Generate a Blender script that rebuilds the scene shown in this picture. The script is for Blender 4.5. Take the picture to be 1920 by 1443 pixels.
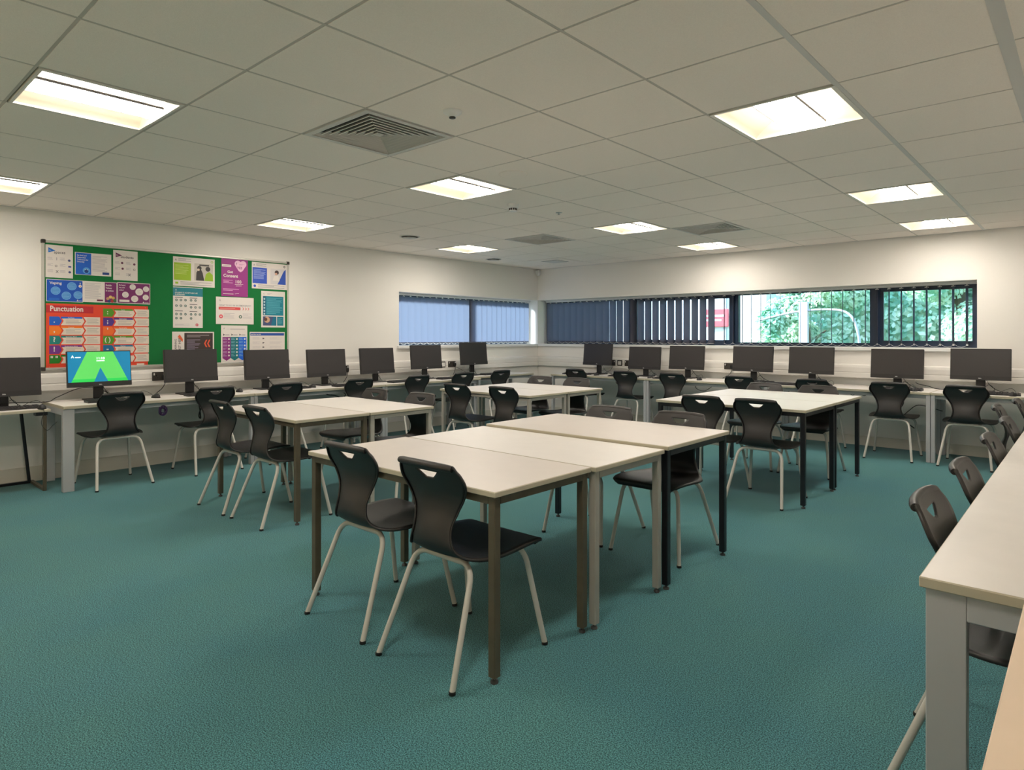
import bpy, math, random
from mathutils import Vector, Matrix
R = math.radians
S = bpy.context.scene
for o in list(bpy.data.objects): bpy.data.objects.remove(o)
C = S.collection

# ------------------------------------------------------------------ camera, world, sun, exposure
cam = bpy.data.cameras.new('camera'); cam.sensor_width = 36; cam.sensor_fit = 'HORIZONTAL'
cam.lens = 1210.3/1920*36; cam.shift_y = (629.7-721.5)/1920; cam.clip_start = .05
co = bpy.data.objects.new('camera', cam); C.objects.link(co)
co.location = (1.44, -1.87, 1.272); co.rotation_euler = (R(90), 0, .7318)
S.camera = co
S.view_settings.view_transform = 'Standard'; S.view_settings.look = 'None'
S.view_settings.gamma = 1; S.view_settings.use_curve_mapping = False
S.view_settings.exposure = 0.18
W = bpy.data.worlds.new('world'); S.world = W; W.use_nodes = True
bg = W.node_tree.nodes['Background']; bg.inputs[0].default_value = (.50, .74, 1.2, 1); bg.inputs[1].default_value = 3.3
sun = bpy.data.lights.new('sun', 'SUN'); sun.energy = 17.0; sun.angle = R(12); sun.color = (.92, .97, 1.0)
so = bpy.data.objects.new('sun', sun); C.objects.link(so)
so.rotation_euler = Vector((.82, .36, -.56)).to_track_quat('-Z', 'Y').to_euler()
LAMP = 52.0                       # radiance of the lamp baskets
LAMPC = (1.0, .915, .81)

# ------------------------------------------------------------------ materials
MC = {}
def mat(name, col, rough=.6, metal=0, spec=.5, bump=0, bscale=200, noise=0, nscale=50, col2=None, emit=0, coat=0):
    if name in MC: return MC[name]
    m = bpy.data.materials.new(name); m.use_nodes = True; MC[name] = m
    nt = m.node_tree; b = nt.nodes['Principled BSDF']
    b.inputs['Base Color'].default_value = (*col, 1); b.inputs['Roughness'].default_value = rough
    b.inputs['Metallic'].default_value = metal; b.inputs['Specular IOR Level'].default_value = spec
    if coat: b.inputs['Coat Weight'].default_value = coat; b.inputs['Coat Roughness'].default_value = .15
    if emit: b.inputs['Emission Color'].default_value = (*col, 1); b.inputs['Emission Strength'].default_value = emit
    tc = None
    if bump or noise: tc = nt.nodes.new('ShaderNodeTexCoord')
    if noise:
        n = nt.nodes.new('ShaderNodeTexNoise'); n.inputs['Scale'].default_value = nscale; n.inputs['Detail'].default_value = 4
        nt.links.new(tc.outputs['Object'], n.inputs['Vector'])
        r = nt.nodes.new('ShaderNodeValToRGB'); c2 = col2 or tuple(c*(1-noise) for c in col)
        r.color_ramp.elements[0].position = .35; r.color_ramp.elements[1].position = .65
        r.color_ramp.elements[0].color = (*c2, 1); r.color_ramp.elements[1].color = (*col, 1)
        nt.links.new(n.outputs['Fac'], r.inputs[0]); nt.links.new(r.outputs[0], b.inputs['Base Color'])
    if bump:
        n = nt.nodes.new('ShaderNodeTexNoise'); n.inputs['Scale'].default_value = bscale; n.inputs['Detail'].default_value = 3
        nt.links.new(tc.outputs['Object'], n.inputs['Vector'])
        bp = nt.nodes.new('ShaderNodeBump'); bp.inputs['Strength'].default_value = bump; bp.inputs['Distance'].default_value = .004
        nt.links.new(n.outputs['Fac'], bp.inputs['Height']); nt.links.new(bp.outputs[0], b.inputs['Normal'])
    return m
def s2l(*c): return tuple(((v/255+.055)/1.055)**2.4 if v > 10 else v/255/12.92 for v in c)
def ink(r, g, b): return mat('ink_%d_%d_%d' % (r, g, b), s2l(r, g, b), .55)

def carpet_mat():
    m = bpy.data.materials.new('carpet'); m.use_nodes = True; nt = m.node_tree; b = nt.nodes['Principled BSDF']
    tc = nt.nodes.new('ShaderNodeTexCoord')
    def noise(sc, det=2):
        n = nt.nodes.new('ShaderNodeTexNoise'); n.inputs['Scale'].default_value = sc; n.inputs['Detail'].default_value = det
        nt.links.new(tc.outputs['Object'], n.inputs['Vector']); return n
    n1 = noise(230, 5); n2 = noise(1.3, 3); n3 = noise(420, 2)
    r = nt.nodes.new('ShaderNodeValToRGB'); e = r.color_ramp.elements
    e[0].position = .40; e[0].color = (.012, .070, .082, 1); e[1].position = .62; e[1].color = (.115, .345, .37, 1)
    nt.links.new(n1.outputs['Fac'], r.inputs[0])
    r2 = nt.nodes.new('ShaderNodeValToRGB'); e = r2.color_ramp.elements
    e[0].position = .3; e[0].color = (.86, .93, 1.0, 1); e[1].position = .7; e[1].color = (1.1, 1.04, .96, 1)
    nt.links.new(n2.outputs['Fac'], r2.inputs[0])
    mx = nt.nodes.new('ShaderNodeMix'); mx.data_type = 'RGBA'; mx.blend_type = 'MULTIPLY'; mx.inputs[0].default_value = 1
    nt.links.new(r.outputs[0], mx.inputs[6]); nt.links.new(r2.outputs[0], mx.inputs[7])
    nt.links.new(mx.outputs[2], b.inputs['Base Color']); b.inputs['Roughness'].default_value = .95
    b.inputs['Specular IOR Level'].default_value = .15
    b.inputs['Sheen Weight'].default_value = .15
    bp = nt.nodes.new('ShaderNodeBump'); bp.inputs['Strength'].default_value = .6; bp.inputs['Distance'].default_value = .004
    nt.links.new(n3.outputs['Fac'], bp.inputs['Height']); nt.links.new(bp.outputs[0], b.inputs['Normal'])
    return m
def glass_mat():
    m = bpy.data.materials.new('window_glass'); m.use_nodes = True; nt = m.node_tree
    nt.nodes.remove(nt.nodes['Principled BSDF']); out = nt.nodes['Material Output']
    t = nt.nodes.new('ShaderNodeBsdfTransparent'); t.inputs[0].default_value = (.93, .97, .96, 1)
    g = nt.nodes.new('ShaderNodeBsdfGlossy'); g.inputs['Roughness'].default_value = .02
    mx = nt.nodes.new('ShaderNodeMixShader'); fr = nt.nodes.new('ShaderNodeFresnel'); fr.inputs[0].default_value = 1.4
    nt.links.new(fr.outputs[0], mx.inputs[0]); nt.links.new(t.outputs[0], mx.inputs[1]); nt.links.new(g.outputs[0], mx.inputs[2])
    nt.links.new(mx.outputs[0], out.inputs[0]); return m
def fabric_mat():
    m = bpy.data.materials.new('blind_fabric'); m.use_nodes = True; nt = m.node_tree
    nt.nodes.remove(nt.nodes['Principled BSDF']); out = nt.nodes['Material Output']
    d = nt.nodes.new('ShaderNodeBsdfDiffuse'); d.inputs[0].default_value = (.115, .10, .105, 1)
    t = nt.nodes.new('ShaderNodeBsdfTranslucent'); t.inputs[0].default_value = (.24, .29, .41, 1)
    mx = nt.nodes.new('ShaderNodeMixShader'); mx.inputs[0].default_value = .36
    nt.links.new(d.outputs[0], mx.inputs[1]); nt.links.new(t.outputs[0], mx.inputs[2])
    nt.links.new(mx.outputs[0], out.inputs[0]); return m
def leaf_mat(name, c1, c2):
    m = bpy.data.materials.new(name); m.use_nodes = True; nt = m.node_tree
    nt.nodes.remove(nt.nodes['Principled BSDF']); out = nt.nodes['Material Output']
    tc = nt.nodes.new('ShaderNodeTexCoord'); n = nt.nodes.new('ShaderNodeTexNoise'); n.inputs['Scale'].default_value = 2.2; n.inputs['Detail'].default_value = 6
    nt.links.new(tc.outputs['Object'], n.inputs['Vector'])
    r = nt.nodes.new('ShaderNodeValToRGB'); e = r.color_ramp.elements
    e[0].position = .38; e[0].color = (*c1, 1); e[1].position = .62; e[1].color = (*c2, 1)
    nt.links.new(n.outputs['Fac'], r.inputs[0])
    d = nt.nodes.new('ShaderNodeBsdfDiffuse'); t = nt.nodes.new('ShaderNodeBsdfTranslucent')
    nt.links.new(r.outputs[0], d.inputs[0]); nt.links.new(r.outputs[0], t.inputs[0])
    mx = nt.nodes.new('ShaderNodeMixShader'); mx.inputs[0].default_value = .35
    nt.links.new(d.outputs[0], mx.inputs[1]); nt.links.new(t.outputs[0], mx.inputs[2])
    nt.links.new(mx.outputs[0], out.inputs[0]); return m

M = dict(
 wall=mat('wall_paint', (.875, .845, .80), .85, bump=.08, bscale=90),
 ceil=mat('ceiling_tile', (.95, .875, .80), .95, bump=.25, bscale=260, noise=.06, nscale=300),
 grid=mat('ceiling_grid_shaded', (.55, .51, .46), .6),  # bars greyed down: the grid's shadow lines are put into this colour
 gridw=mat('ceiling_grid_white', (.62, .61, .59), .45),
 carpet=carpet_mat(), glass=glass_mat(), fabric=fabric_mat(),
 white=mat('white_gloss', (.80, .80, .79), .35), trunk=mat('trunking_plastic', (.80, .775, .73), .45),
 skirt=mat('skirting_paint', (.72, .68, .60), .5),
 frame=mat('window_frame_navy', (.018, .036, .075), .4),
 top=mat('table_laminate', (.76, .72, .68), .42, noise=.03, nscale=9), edge=mat('table_edge', (.50, .45, .34), .5),
 top2=mat('table_laminate_grey', (.67, .615, .57), .42, noise=.03, nscale=9),
 desk=mat('desk_laminate', (.76, .72, .68), .4, noise=.03, nscale=9), deskw=mat('desk_laminate_warm', (.78, .61, .455), .45, noise=.04, nscale=9),
 bronze=mat('frame_bronze', (.115, .092, .060), .38, spec=.5, noise=.15, nscale=18),
 lgrey=mat('frame_light_grey', (.40, .375, .33), .4), silver=mat('frame_silver', (.47, .47, .485), .4),
 black=mat('frame_black', (.010, .010, .013), .3), chair=mat('chair_plastic', (.021, .0175, .0165), .46, bump=.10, bscale=500, spec=.6),
 tube=mat('chair_tube', (.60, .57, .52), .25, spec=.6), rubber=mat('rubber', (.012, .011, .010), .7),
 mon=mat('monitor_plastic', (.020, .018, .018), .42), scr=mat('screen_black', (.030, .026, .027), .33), stand=mat('stand_black', (.014, .013, .014), .4),
 logo=mat('logo_silver', (.7, .7, .7), .3), cable=mat('cable_black', (.012, .012, .012), .5), purple=mat('cable_purple', (.05, .015, .09), .5),
 key=mat('keyboard_black', (.022, .021, .022), .5), keyc=mat('key_cap', (.040, .038, .040), .45),
 sock=mat('socket_black', (.045, .038, .032), .4), sockw=mat('socket_white', (.75, .74, .70), .4),
 green=mat('board_felt', (.004, .165, .038), .95, bump=.2, bscale=600), alu=mat('board_aluminium', (.62, .60, .55), .35, metal=.4),
 pan=mat('lamp_reflector', (.86, .80, .68), .5), louvre=mat('lamp_louvre', (.05, .05, .06), .5), lframe=mat('lamp_frame', (.72, .70, .64), .4),
 vent=mat('vent_white', (.66, .64, .60), .5), dark=mat('duct_black', (.012, .011, .010), .9), foot=mat('foot_dark_metal', (.05, .05, .05), .5), steel=mat('steel', (.5, .5, .5), .3, metal=.9),
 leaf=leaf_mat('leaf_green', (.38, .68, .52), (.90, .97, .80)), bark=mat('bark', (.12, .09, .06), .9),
 grass=mat('grass', (.07, .16, .04), .9, noise=.4, nscale=8), render=mat('white_render', (.86, .86, .88), .8), red=mat('red_board', (.75, .10, .12), .5),
)
bm_ = bpy.data.materials.new('lamp_basket'); bm_.use_nodes = True; MC['lamp_basket'] = bm_; M['lamp'] = bm_
_b = bm_.node_tree.nodes['Principled BSDF']; _b.inputs['Base Color'].default_value = (.8, .8, .8, 1)
_b.inputs['Emission Color'].default_value = (*LAMPC, 1); _b.inputs['Emission Strength'].default_value = LAMP

M['lampside'] = mat('lamp_side', LAMPC, .5, emit=4.5)
# ------------------------------------------------------------------ mesh helpers
class MB:
    def __init__(s): s.v = []; s.f = []; s.m = []; s.sm = []; s.mats = []
    def mi(s, m):
        if m not in s.mats: s.mats.append(m)
        return s.mats.index(m)
    def add(s, vs, fs, m, smooth=False):
        o = len(s.v); k = s.mi(m); s.v += [tuple(v) for v in vs]
        for f in fs: s.f.append([i+o for i in f]); s.m.append(k); s.sm.append(smooth)
        return s
    def box(s, x0, x1, y0, y1, z0, z1, m):
        v = [(x0,y0,z0),(x1,y0,z0),(x1,y1,z0),(x0,y1,z0),(x0,y0,z1),(x1,y0,z1),(x1,y1,z1),(x0,y1,z1)]
        return s.add(v, [(0,3,2,1),(4,5,6,7),(0,1,5,4),(1,2,6,5),(2,3,7,6),(3,0,4,7)], m)
    def cbox(s, x0, x1, y0, y1, z0, z1, m, c=.003):       # box with chamfered edges
        c = min(c, (x1-x0)*.45, (y1-y0)*.45, (z1-z0)*.45); v = []; idx = {}
        for ix, (xa, sx) in enumerate(((x0, 1), (x1, -1))):
            for iy, (ya, sy) in enumerate(((y0, 1), (y1, -1))):
                for iz, (za, sz) in enumerate(((z0, 1), (z1, -1))):
                    for a in range(3):
                        p = [xa+sx*c, ya+sy*c, za+sz*c]; p[a] = (xa, ya, za)[a]
                        idx[ix, iy, iz, a] = len(v); v.append(p)
        g = lambda *k: idx[k]; f = []
        f += [[g(0,0,0,0), g(0,0,1,0), g(0,1,1,0), g(0,1,0,0)], [g(1,0,0,0), g(1,1,0,0), g(1,1,1,0), g(1,0,1,0)]]
        f += [[g(0,0,0,1), g(1,0,0,1), g(1,0,1,1), g(0,0,1,1)], [g(0,1,0,1), g(0,1,1,1), g(1,1,1,1), g(1,1,0,1)]]
        f += [[g(0,0,0,2), g(0,1,0,2), g(1,1,0,2), g(1,0,0,2)], [g(0,0,1,2), g(1,0,1,2), g(1,1,1,2), g(0,1,1,2)]]
        for iy in (0, 1):
            for iz in (0, 1): f.append([g(0,iy,iz,1), g(1,iy,iz,1), g(1,iy,iz,2), g(0,iy,iz,2)])
        for ix in (0, 1):
            for iz in (0, 1): f.append([g(ix,0,iz,0), g(ix,1,iz,0), g(ix,1,iz,2), g(ix,0,iz,2)])
            for iy in (0, 1): f.append([g(ix,iy,0,0), g(ix,iy,1,0), g(ix,iy,1,1), g(ix,iy,0,1)])
            for iy in (0, 1):
                for iz in (0, 1): f.append([g(ix,iy,iz,0), g(ix,iy,iz,1), g(ix,iy,iz,2)])
        return s.add(v, f, m)
    def tube(s, path, r, m, seg=10, cap=True):
        P = [Vector(p) for p in path]; n = len(P); vs = []; fs = []; up = None
        for i in range(n):
            t = (P[min(i+1, n-1)]-P[max(i-1, 0)]).normalized()
            if up is None: up = t.orthogonal().normalized()
            else: up = (up-t*up.dot(t)).normalized()
            b = t.cross(up); rr = r[i] if isinstance(r, (list, tuple)) else r
            for k in range(seg):
                a = 2*math.pi*k/seg; vs.append(P[i]+(up*math.cos(a)+b*math.sin(a))*rr)
        for i in range(n-1):
            for k in range(seg):
                k2 = (k+1) % seg; fs.append((i*seg+k, i*seg+k2, (i+1)*seg+k2, (i+1)*seg+k))
        s.add(vs, fs, m, True)
        if cap:
            s.add(vs[:seg], [tuple(reversed(range(seg)))], m); s.add(vs[-seg:], [tuple(range(seg))], m)
        return s
    def lathe(s, prof, m, c=(0,0,0), seg=24, smooth=True):     # prof: (r,z)
        vs = []; fs = []; n = len(prof)
        for r, z in prof:
            for k in range(seg):
                a = 2*math.pi*k/seg; vs.append((c[0]+r*math.cos(a), c[1]+r*math.sin(a), c[2]+z))
        for i in range(n-1):
            for k in range(seg):
                k2 = (k+1) % seg; fs.append((i*seg+k, i*seg+k2, (i+1)*seg+k2, (i+1)*seg+k))
        s.add(vs, fs, m, smooth)
        s.add(vs[:seg], [tuple(reversed(range(seg)))], m); s.add(vs[-seg:], [tuple(range(seg))], m)
        return s
    def build(s, name, parent=None, loc=(0,0,0), rot=0, fix=True):
        me = bpy.data.meshes.new(name); me.from_pydata(s.v, [], s.f)
        for m in s.mats: me.materials.append(m)
        me.polygons.foreach_set('material_index', s.m); me.polygons.foreach_set('use_smooth', s.sm); me.update()
        if fix:
            import bmesh
            b = bmesh.new(); b.from_mesh(me); bmesh.ops.recalc_face_normals(b, faces=b.faces); b.to_mesh(me); b.free()
        o = bpy.data.objects.new(name, me); C.objects.link(o); o.location = loc; o.rotation_euler = (0, 0, rot)
        if parent: o.parent = parent
        return o
def tag(o, label=None, cat=None, group=None, kind=None):
    if label: o['label'] = label
    if cat: o['category'] = cat
    if group: o['group'] = group
    if kind: o['kind'] = kind
    return o
def empty(name, loc, rot=0):
    o = bpy.data.objects.new(name, None); C.objects.link(o); o.location = loc; o.rotation_euler = (0, 0, rot); o.empty_display_size = .1; return o
def copy_tree(o, parent=None):
    c = o.copy(); C.objects.link(c)
    if parent: c.parent = parent
    for ch in o.children: copy_tree(ch, c)
    return c
def struct(mb, name): return tag(mb.build(name), kind='structure')
def catmull(P, n):
    out = []; k = len(P)-1
    for i in range(n+1):
        t = i/n*k; j = min(int(t), k-1); t -= j
        p0, p1, p2, p3 = P[max(j-1,0)], P[j], P[j+1], P[min(j+2,k)]
        out.append([.5*((2*b)+(-a+c)*t+(2*a-5*b+4*c-d)*t*t+(-a+3*b-3*c+d)*t**3) for a, b, c, d in zip(p0, p1, p2, p3)])
    return out
def curve(pts, n=24): return [tuple(p) for p in catmull([list(p) for p in pts], n)]

# ------------------------------------------------------------------ room
WL, WB, WR, WF, H = -5.48, 6.48, 1.95, -3.0, 2.386
ZS, ZH = 1.142, 1.868            # window sill and head
WY0, WX1 = 3.563, .539           # start of the left opening, end of the back one
struct(MB().box(WL-.3, WR+.3, WF-.3, WB+.3, -.2, 0, M['carpet']), 'floor')
w = MB()
w.box(WL-.3, WL, WF-.3, WY0, 0, H+.3, M['wall']); w.box(WL-.3, WL, WY0, WB+.3, 0, ZS-.042, M['wall']); w.box(WL-.3, WL, WY0, WB, ZH, H+.3, M['wall'])
struct(w, 'wall_left')
w = MB()
w.box(WX1, WR+.3, WB, WB+.3, 0, H+.3, M['wall']); w.box(WL, WX1, WB, WB+.3, 0, ZS-.042, M['wall']); w.box(WL-.3, WX1, WB, WB+.3, ZH, H+.3, M['wall'])
w.box(WL-.3, WL, WB, WB+.3, ZS-.045, ZH+.01, M['wall'])
struct(w, 'wall_back')
struct(MB().box(WR, WR+.3, WF-.3, WB, 0, H+.3, M['wall']), 'wall_right')
w = MB(); fx0, fx1, fz0, fz1 = -4.4, 1.2, .95, 2.1  # opening for an added window that lets fill light in
w.box(WL, fx0, WF-.3, WF, 0, H+.3, M['wall']); w.box(fx1, WR, WF-.3, WF, 0, H+.3, M['wall']); w.box(fx0, fx1, WF-.3, WF, 0, fz0, M['wall']); w.box(fx0, fx1, WF-.3, WF, fz1, H+.3, M['wall'])
struct(w, 'wall_front')
struct(MB().box(WL, WL+.018, WF, WB, 0, .13, M['skirt']), 'baseboard_left')
struct(MB().box(WL+.018, WR, WB-.018, WB, 0, .11, M['skirt']), 'baseboard_back')
# sill boards
sl = MB()
sl.cbox(WL-.295, WL+.035, WY0-.03, WB+.295, ZS-.042, ZS, M['white'], .006); sl.cbox(WL-.295, WX1+.02, WB-.035, WB+.295, ZS-.042, ZS+.0005, M['white'], .006)
struct(sl, 'trim_1')
# dado trunking
def trunk(name, pts_fn, a, b):
    t = MB(); prof = [(0,.782),(.052,.782),(.058,.79),(.058,.838),(.054,.842),(.054,.850),(.058,.854),(.058,.905),(.052,.93),(.02,.942),(0,.942)]
    vs = [pts_fn(a, d, z) for d, z in prof]+[pts_fn(b, d, z) for d, z in prof]; n = len(prof)
    t.add(vs, [(i, i+1, n+i+1, n+i) for i in range(n-1)]+[tuple(range(n)), tuple(range(n, 2*n))], M['trunk']); struct(t, name)
trunk('trim_2', lambda a, d, z: (WL+d, a, z), WF, WB); trunk('trim_3', lambda a, d, z: (a, WB-d, z), WL+.058, WR)

# ceiling: tiles as separate raised panels between the bars, cells with fittings left open
LIGHTS = [(-1,2),(-1,6),(-1,9),(3,-2),(3,2),(3,6),(3,9),(7,-2),(7,2),(7,6),(-1,-2)]    # (b, a): x from -.6(b+1) to -.6b, y from .6a
VENTS = [(2,0),(5,6),(2,7),(7,9)]
ce = MB(); g = .6
for b in range(-4, 10):
    for a in range(-5, 11):
        if (b, a) in LIGHTS or (b, a) in VENTS: continue
        x0, x1 = max(-g*(b+1), WL), min(-g*b, WR); y0, y1 = g*a, min(g*(a+1), WB)
        if x1-x0 < .02 or y1-y0 < .02: continue
        e = .007; ce.box(x0+e, x1-e, y0+e, y1-e, H-.001, H+.012, M['ceil'])
ce.box(WL-.25, WR+.25, WF-.25, WB+.25, H+.16, H+.2, M['dark'])
for b in range(-3, 10):
    x = -g*b
    if WL < x < WR:
        wd = .024 if b == -2 else (.012 if b == -1 else .0065)
        ce.box(x-wd, x+wd, WF, WB, H+.0 if b not in (-1, -2) else H-.004, H+.04, M['gridw'] if b in (-1, -2) else M['grid'])  # bar beside the right-hand lights is whitened to imitate reflected light
for a in range(-5, 11):
    ce.box(WL, WR, g*a-.0065, g*a+.0065, H+.001, H+.04, M['grid'])
ce.box(WL, WL+.02, WF, WB, H-.003, H+.03, M['gridw']); ce.box(WL, WR, WB-.02, WB, H-.003, H+.03, M['gridw'])
ce.box(WR-.02, WR, WF, WB, H-.003, H+.03, M['gridw']); ce.box(WL, WR, WF, WF+.02, H-.003, H+.03, M['gridw'])
struct(ce, 'ceiling')

# ------------------------------------------------------------------ ceiling fittings
def make_lamp():
    t = empty('ceiling_light', (0, 0, H)); h = .288; f = MB()
    for s_ in (-1, 1):
        f.box(s_*h-.014, s_*h+.006 if s_ > 0 else s_*h+.014, -h, h, -.006, .02, M['lframe']) if s_ > 0 else f.box(-h-.006, -h+.014, -h, h, -.006, .02, M['lframe'])
        f.box(-h, h, min(s_*h, s_*(h-.014)), max(s_*h, s_*(h-.014)), -.006, .02, M['lframe'])
    f.build('frame', t)
    r = MB(); N = 10
    for s_ in (-1, 1):                                     # curved reflector wings either side of the basket
        vs = []
        for i in range(N+1):
            u = i/N; x = s_*(.274-u*.172); z = .004+.085*math.sin(u*math.pi*.62)
            vs += [(x, -.274, z), (x, .274, z)]
        r.add(vs, [(2*i, 2*i+1, 2*i+3, 2*i+2) for i in range(N)], M['pan'], True)
    for s_ in (-1, 1): r.add([(-.274, s_*.274, .0), (.274, s_*.274, .0), (.274, s_*.262, .11), (-.274, s_*.262, .11)], [(0,1,2,3)], M['pan'])
    r.box(-.28, .28, -.28, .28, .108, .115, M['pan']); r.build('reflector', t)
    b = MB(); vs = []; N = 8
    for i in range(N+1):
        x = -.098+.196*i/N; z = .022-.018*(1-(2*i/N-1)**2); vs += [(x, -.262, z), (x, .262, z)]
    b.add(vs, [(2*i, 2*i+1, 2*i+3, 2*i+2) for i in range(N)], M['lamp'], True)
    b.build('diffuser', t)
    b = MB()
    for x in (-.0985, .0985): b.add([(x,-.262,.026),(x,.262,.026),(x,.262,.075),(x,-.262,.075)], [(0,1,2,3)], M['lampside'])
    b.build('side_diffuser', t)
    l = MB()
    for x in (-.1, .1): l.box(x-.0016, x+.0016, -.264, .264, .012, .024, M['louvre'])
    l.box(-.0012, .0012, -.262, .262, -.001, .006, M['louvre'])
    for k in range(8):
        y = -.229+k*.0654
        for i in range(8):
            x0 = -.098+.196*i/8; x1 = x0+.0245; z0 = .021-.018*(1-(2*i/8-1)**2); z1 = .021-.018*(1-(2*(i+1)/8-1)**2)
            l.add([(x0, y-.0012, z0), (x1, y-.0012, z1), (x1, y+.0012, z1), (x0, y+.0012, z0)], [(0,1,2,3)], M['louvre'])
    l.build('louvre', t); return t
lamp0 = make_lamp(); first = True
LL = {(-1,2):'recessed square ceiling light nearest at right, above the front right table corner',(-1,6):'recessed square ceiling light at right, second from the back wall',(-1,9):'recessed square ceiling light at far right beside the back wall',
(3,-2):'large recessed square ceiling light at upper left of the photo',(3,2):'recessed square ceiling light in the middle, beyond the near air vent',(3,6):'recessed ceiling light left of the far right air vent',(3,9):'recessed ceiling light near the back wall beyond the far right air vent',
(7,-2):'recessed ceiling light cut by the left edge of the photo',(7,2):'recessed ceiling light above the right end of the green notice board',(7,6):'small far ceiling light above the left window',(-1,-2):'recessed ceiling light just outside the top edge of the photo'}
for (b, a) in LIGHTS:
    o = lamp0 if first else copy_tree(lamp0); first = False
    o.location = (-g*b-.3, g*a+.3, H); tag(o, LL[b, a], 'ceiling light', 'recessed ceiling lights')
def make_vent(kind):
    t = empty('air_vent', (0, 0, H)); f = MB(); h = .291
    for s0, s1 in ((h, h-.03),):
        f.box(-s0, s0, -s0, -s1, -.006, .012, M['vent']); f.box(-s0, s0, s1, s0, -.006, .012, M['vent'])
        f.box(-s0, -s1, -s1, s1, -.006, .012, M['vent']); f.box(s1, s0, -s1, s1, -.006, .012, M['vent'])
    f.build('frame', t)
    b = MB().box(-h+.005, h-.005, -h+.005, h-.005, .09, .1, M['dark']); b.build('duct', t)
    n = 8; v = MB(); step = .26/n
    for i in range(n):                                     # concentric sloping louvre rings
        a = .258-i*step; c = a-step*.66; z0, z1 = -.003, .020
        for k in range(4):
            q = Matrix.Rotation(k*math.pi/2, 3, 'Z')
            vs = [q @ Vector(p) for p in ((-a, a, z0), (a, a, z0), (c, c, z1), (-c, c, z1))]
            vs += [p+Vector((0, 0, .002)) for p in vs]
            v.add(vs, [(0,1,2,3),(4,5,6,7),(0,1,5,4),(2,3,7,6)], M['vent'])
            vs = [q @ Vector(p) for p in ((-a, a, z0), (a, a, z0), (a-.004, a-.004, z0-.001), (-a+.004, a-.004, z0-.001))]; v.add(vs, [(0,1,2,3)], M['white'])
    v.box(-.02, .02, -.02, .02, -.003, .0, M['vent']); v.build('louvre', t); return t
def closed_vent():
    t = empty('air_vent', (0, 0, H)); f = MB(); f.cbox(-.285, .285, -.285, .285, -.006, .012, M['ceil'], .003); f.build('frame', t)
    v = MB()
    for k in range(4):
        q = Matrix.Rotation(k*math.pi/2, 3, 'Z'); vs = [q @ Vector(p) for p in ((-.15,.15,-.0065),(.15,.15,-.0065),(.135,.135,-.0065),(-.135,.135,-.0065))]; v.add(vs, [(0,1,2,3)], M['dark'])
    v.build('slot', t); v = MB().cbox(-.13, .13, -.13, .13, -.014, -.004, M['vent'], .004); v.build('plate', t); return t
VL = ['square ceiling air vent with nested louvres nearest the camera', 'far square ceiling air vent near the middle of the back of the room', 'far right square ceiling air vent between two ceiling lights', 'small closed square ceiling vent nearest the room corner']
v0 = make_vent(1)
for i, (b, a) in enumerate(VENTS):
    o = v0 if i == 0 else (closed_vent() if i == 3 else copy_tree(v0)); o.location = (-g*b-.3, g*a+.3, H); tag(o, VL[i], 'air vent', 'ceiling air vents')
def disc(name, x, y, prof, m, label, cat, extra=None):
    t = empty(name, (x, y, H)); MB().lathe(prof, m).build('housing', t)
    if extra: extra(t)
    return tag(t, label, cat)
def det_face(t): MB().lathe([(.016,-.03),(.016,-.036),(.0,-.037)], M['sock'], seg=16).build('sensor', t)
disc('motion_sensor', -.917, .312, [(.047,0),(.047,-.008),(.04,-.014),(.022,-.018),(.02,-.03),(.001,-.031)], M['white'], 'round white ceiling sensor beside the near air vent', 'ceiling sensor', det_face)
def smoke_x(t):
    c = MB()
    for k in range(10):
        a = k*math.pi/5; c.box(.03*math.cos(a)-.004, .03*math.cos(a)+.004, .03*math.sin(a)-.004, .03*math.sin(a)+.004, -.052, -.034, M['sock'])
    c.lathe([(.026,-.034),(.026,-.05),(.034,-.05),(.03,-.06),(.001,-.061)], M['white']); c.build('chamber', t)
disc('smoke_detector', -2.207, 2.203, [(.052,0),(.052,-.022),(.044,-.034),(.001,-.0345)], M['white'], 'white smoke detector hanging from the ceiling near the middle', 'smoke detector', smoke_x)
disc('sprinkler_head', -2.135, 2.744, [(.03,0),(.03,-.004),(.008,-.006),(.006,-.02),(.013,-.022),(.001,-.023)], M['steel'], 'tiny sprinkler head in the ceiling beyond the smoke detector', 'sprinkler')
for x, y, l in ((-4.24, 2.74, 'round ceiling air valve nearer the green board'), (-5.0, 4.9, 'round ceiling air valve closest to the left window')):
    def ring(t): MB().lathe([(.085,-.004),(.085,-.02),(.001,-.021)], M['vent']).build('disc', t)
    t = empty('air_valve', (x, y, H)); MB().lathe([(.115,0),(.115,-.006),(.1,-.008),(.1,-.001)], M['vent']).build('rim', t)
    MB().lathe([(.099,-.0012),(.001,-.0014)], M['dark']).build('throat', t); MB().lathe([(.03,-.002),(.078,-.014),(.082,-.02),(.001,-.022)], M['vent']).build('disc', t)
    tag(t, l, 'air valve', 'round ceiling air valves')
t = empty('speaker_disc', (-1.522, 1.439, H)); MB().lathe([(.1,0),(.1,-.004),(.09,-.006),(.001,-.006)], M['ceil']).build('grille', t); tag(t, 'faint flat round speaker disc flush in a ceiling tile', 'ceiling speaker')
p = MB(); p.cbox(-.035, .035, -.035, .035, -.055, 0, M['white'], .008); p.lathe([(.033,-.055),(.03,-.075),(.018,-.09),(.001,-.094)], M['white'], seg=16)
o = p.build('alarm_sensor', None, (WL+.045, WB-.045, H-.02)); tag(o, 'small white alarm sensor high in the room corner', 'alarm sensor')

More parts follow.
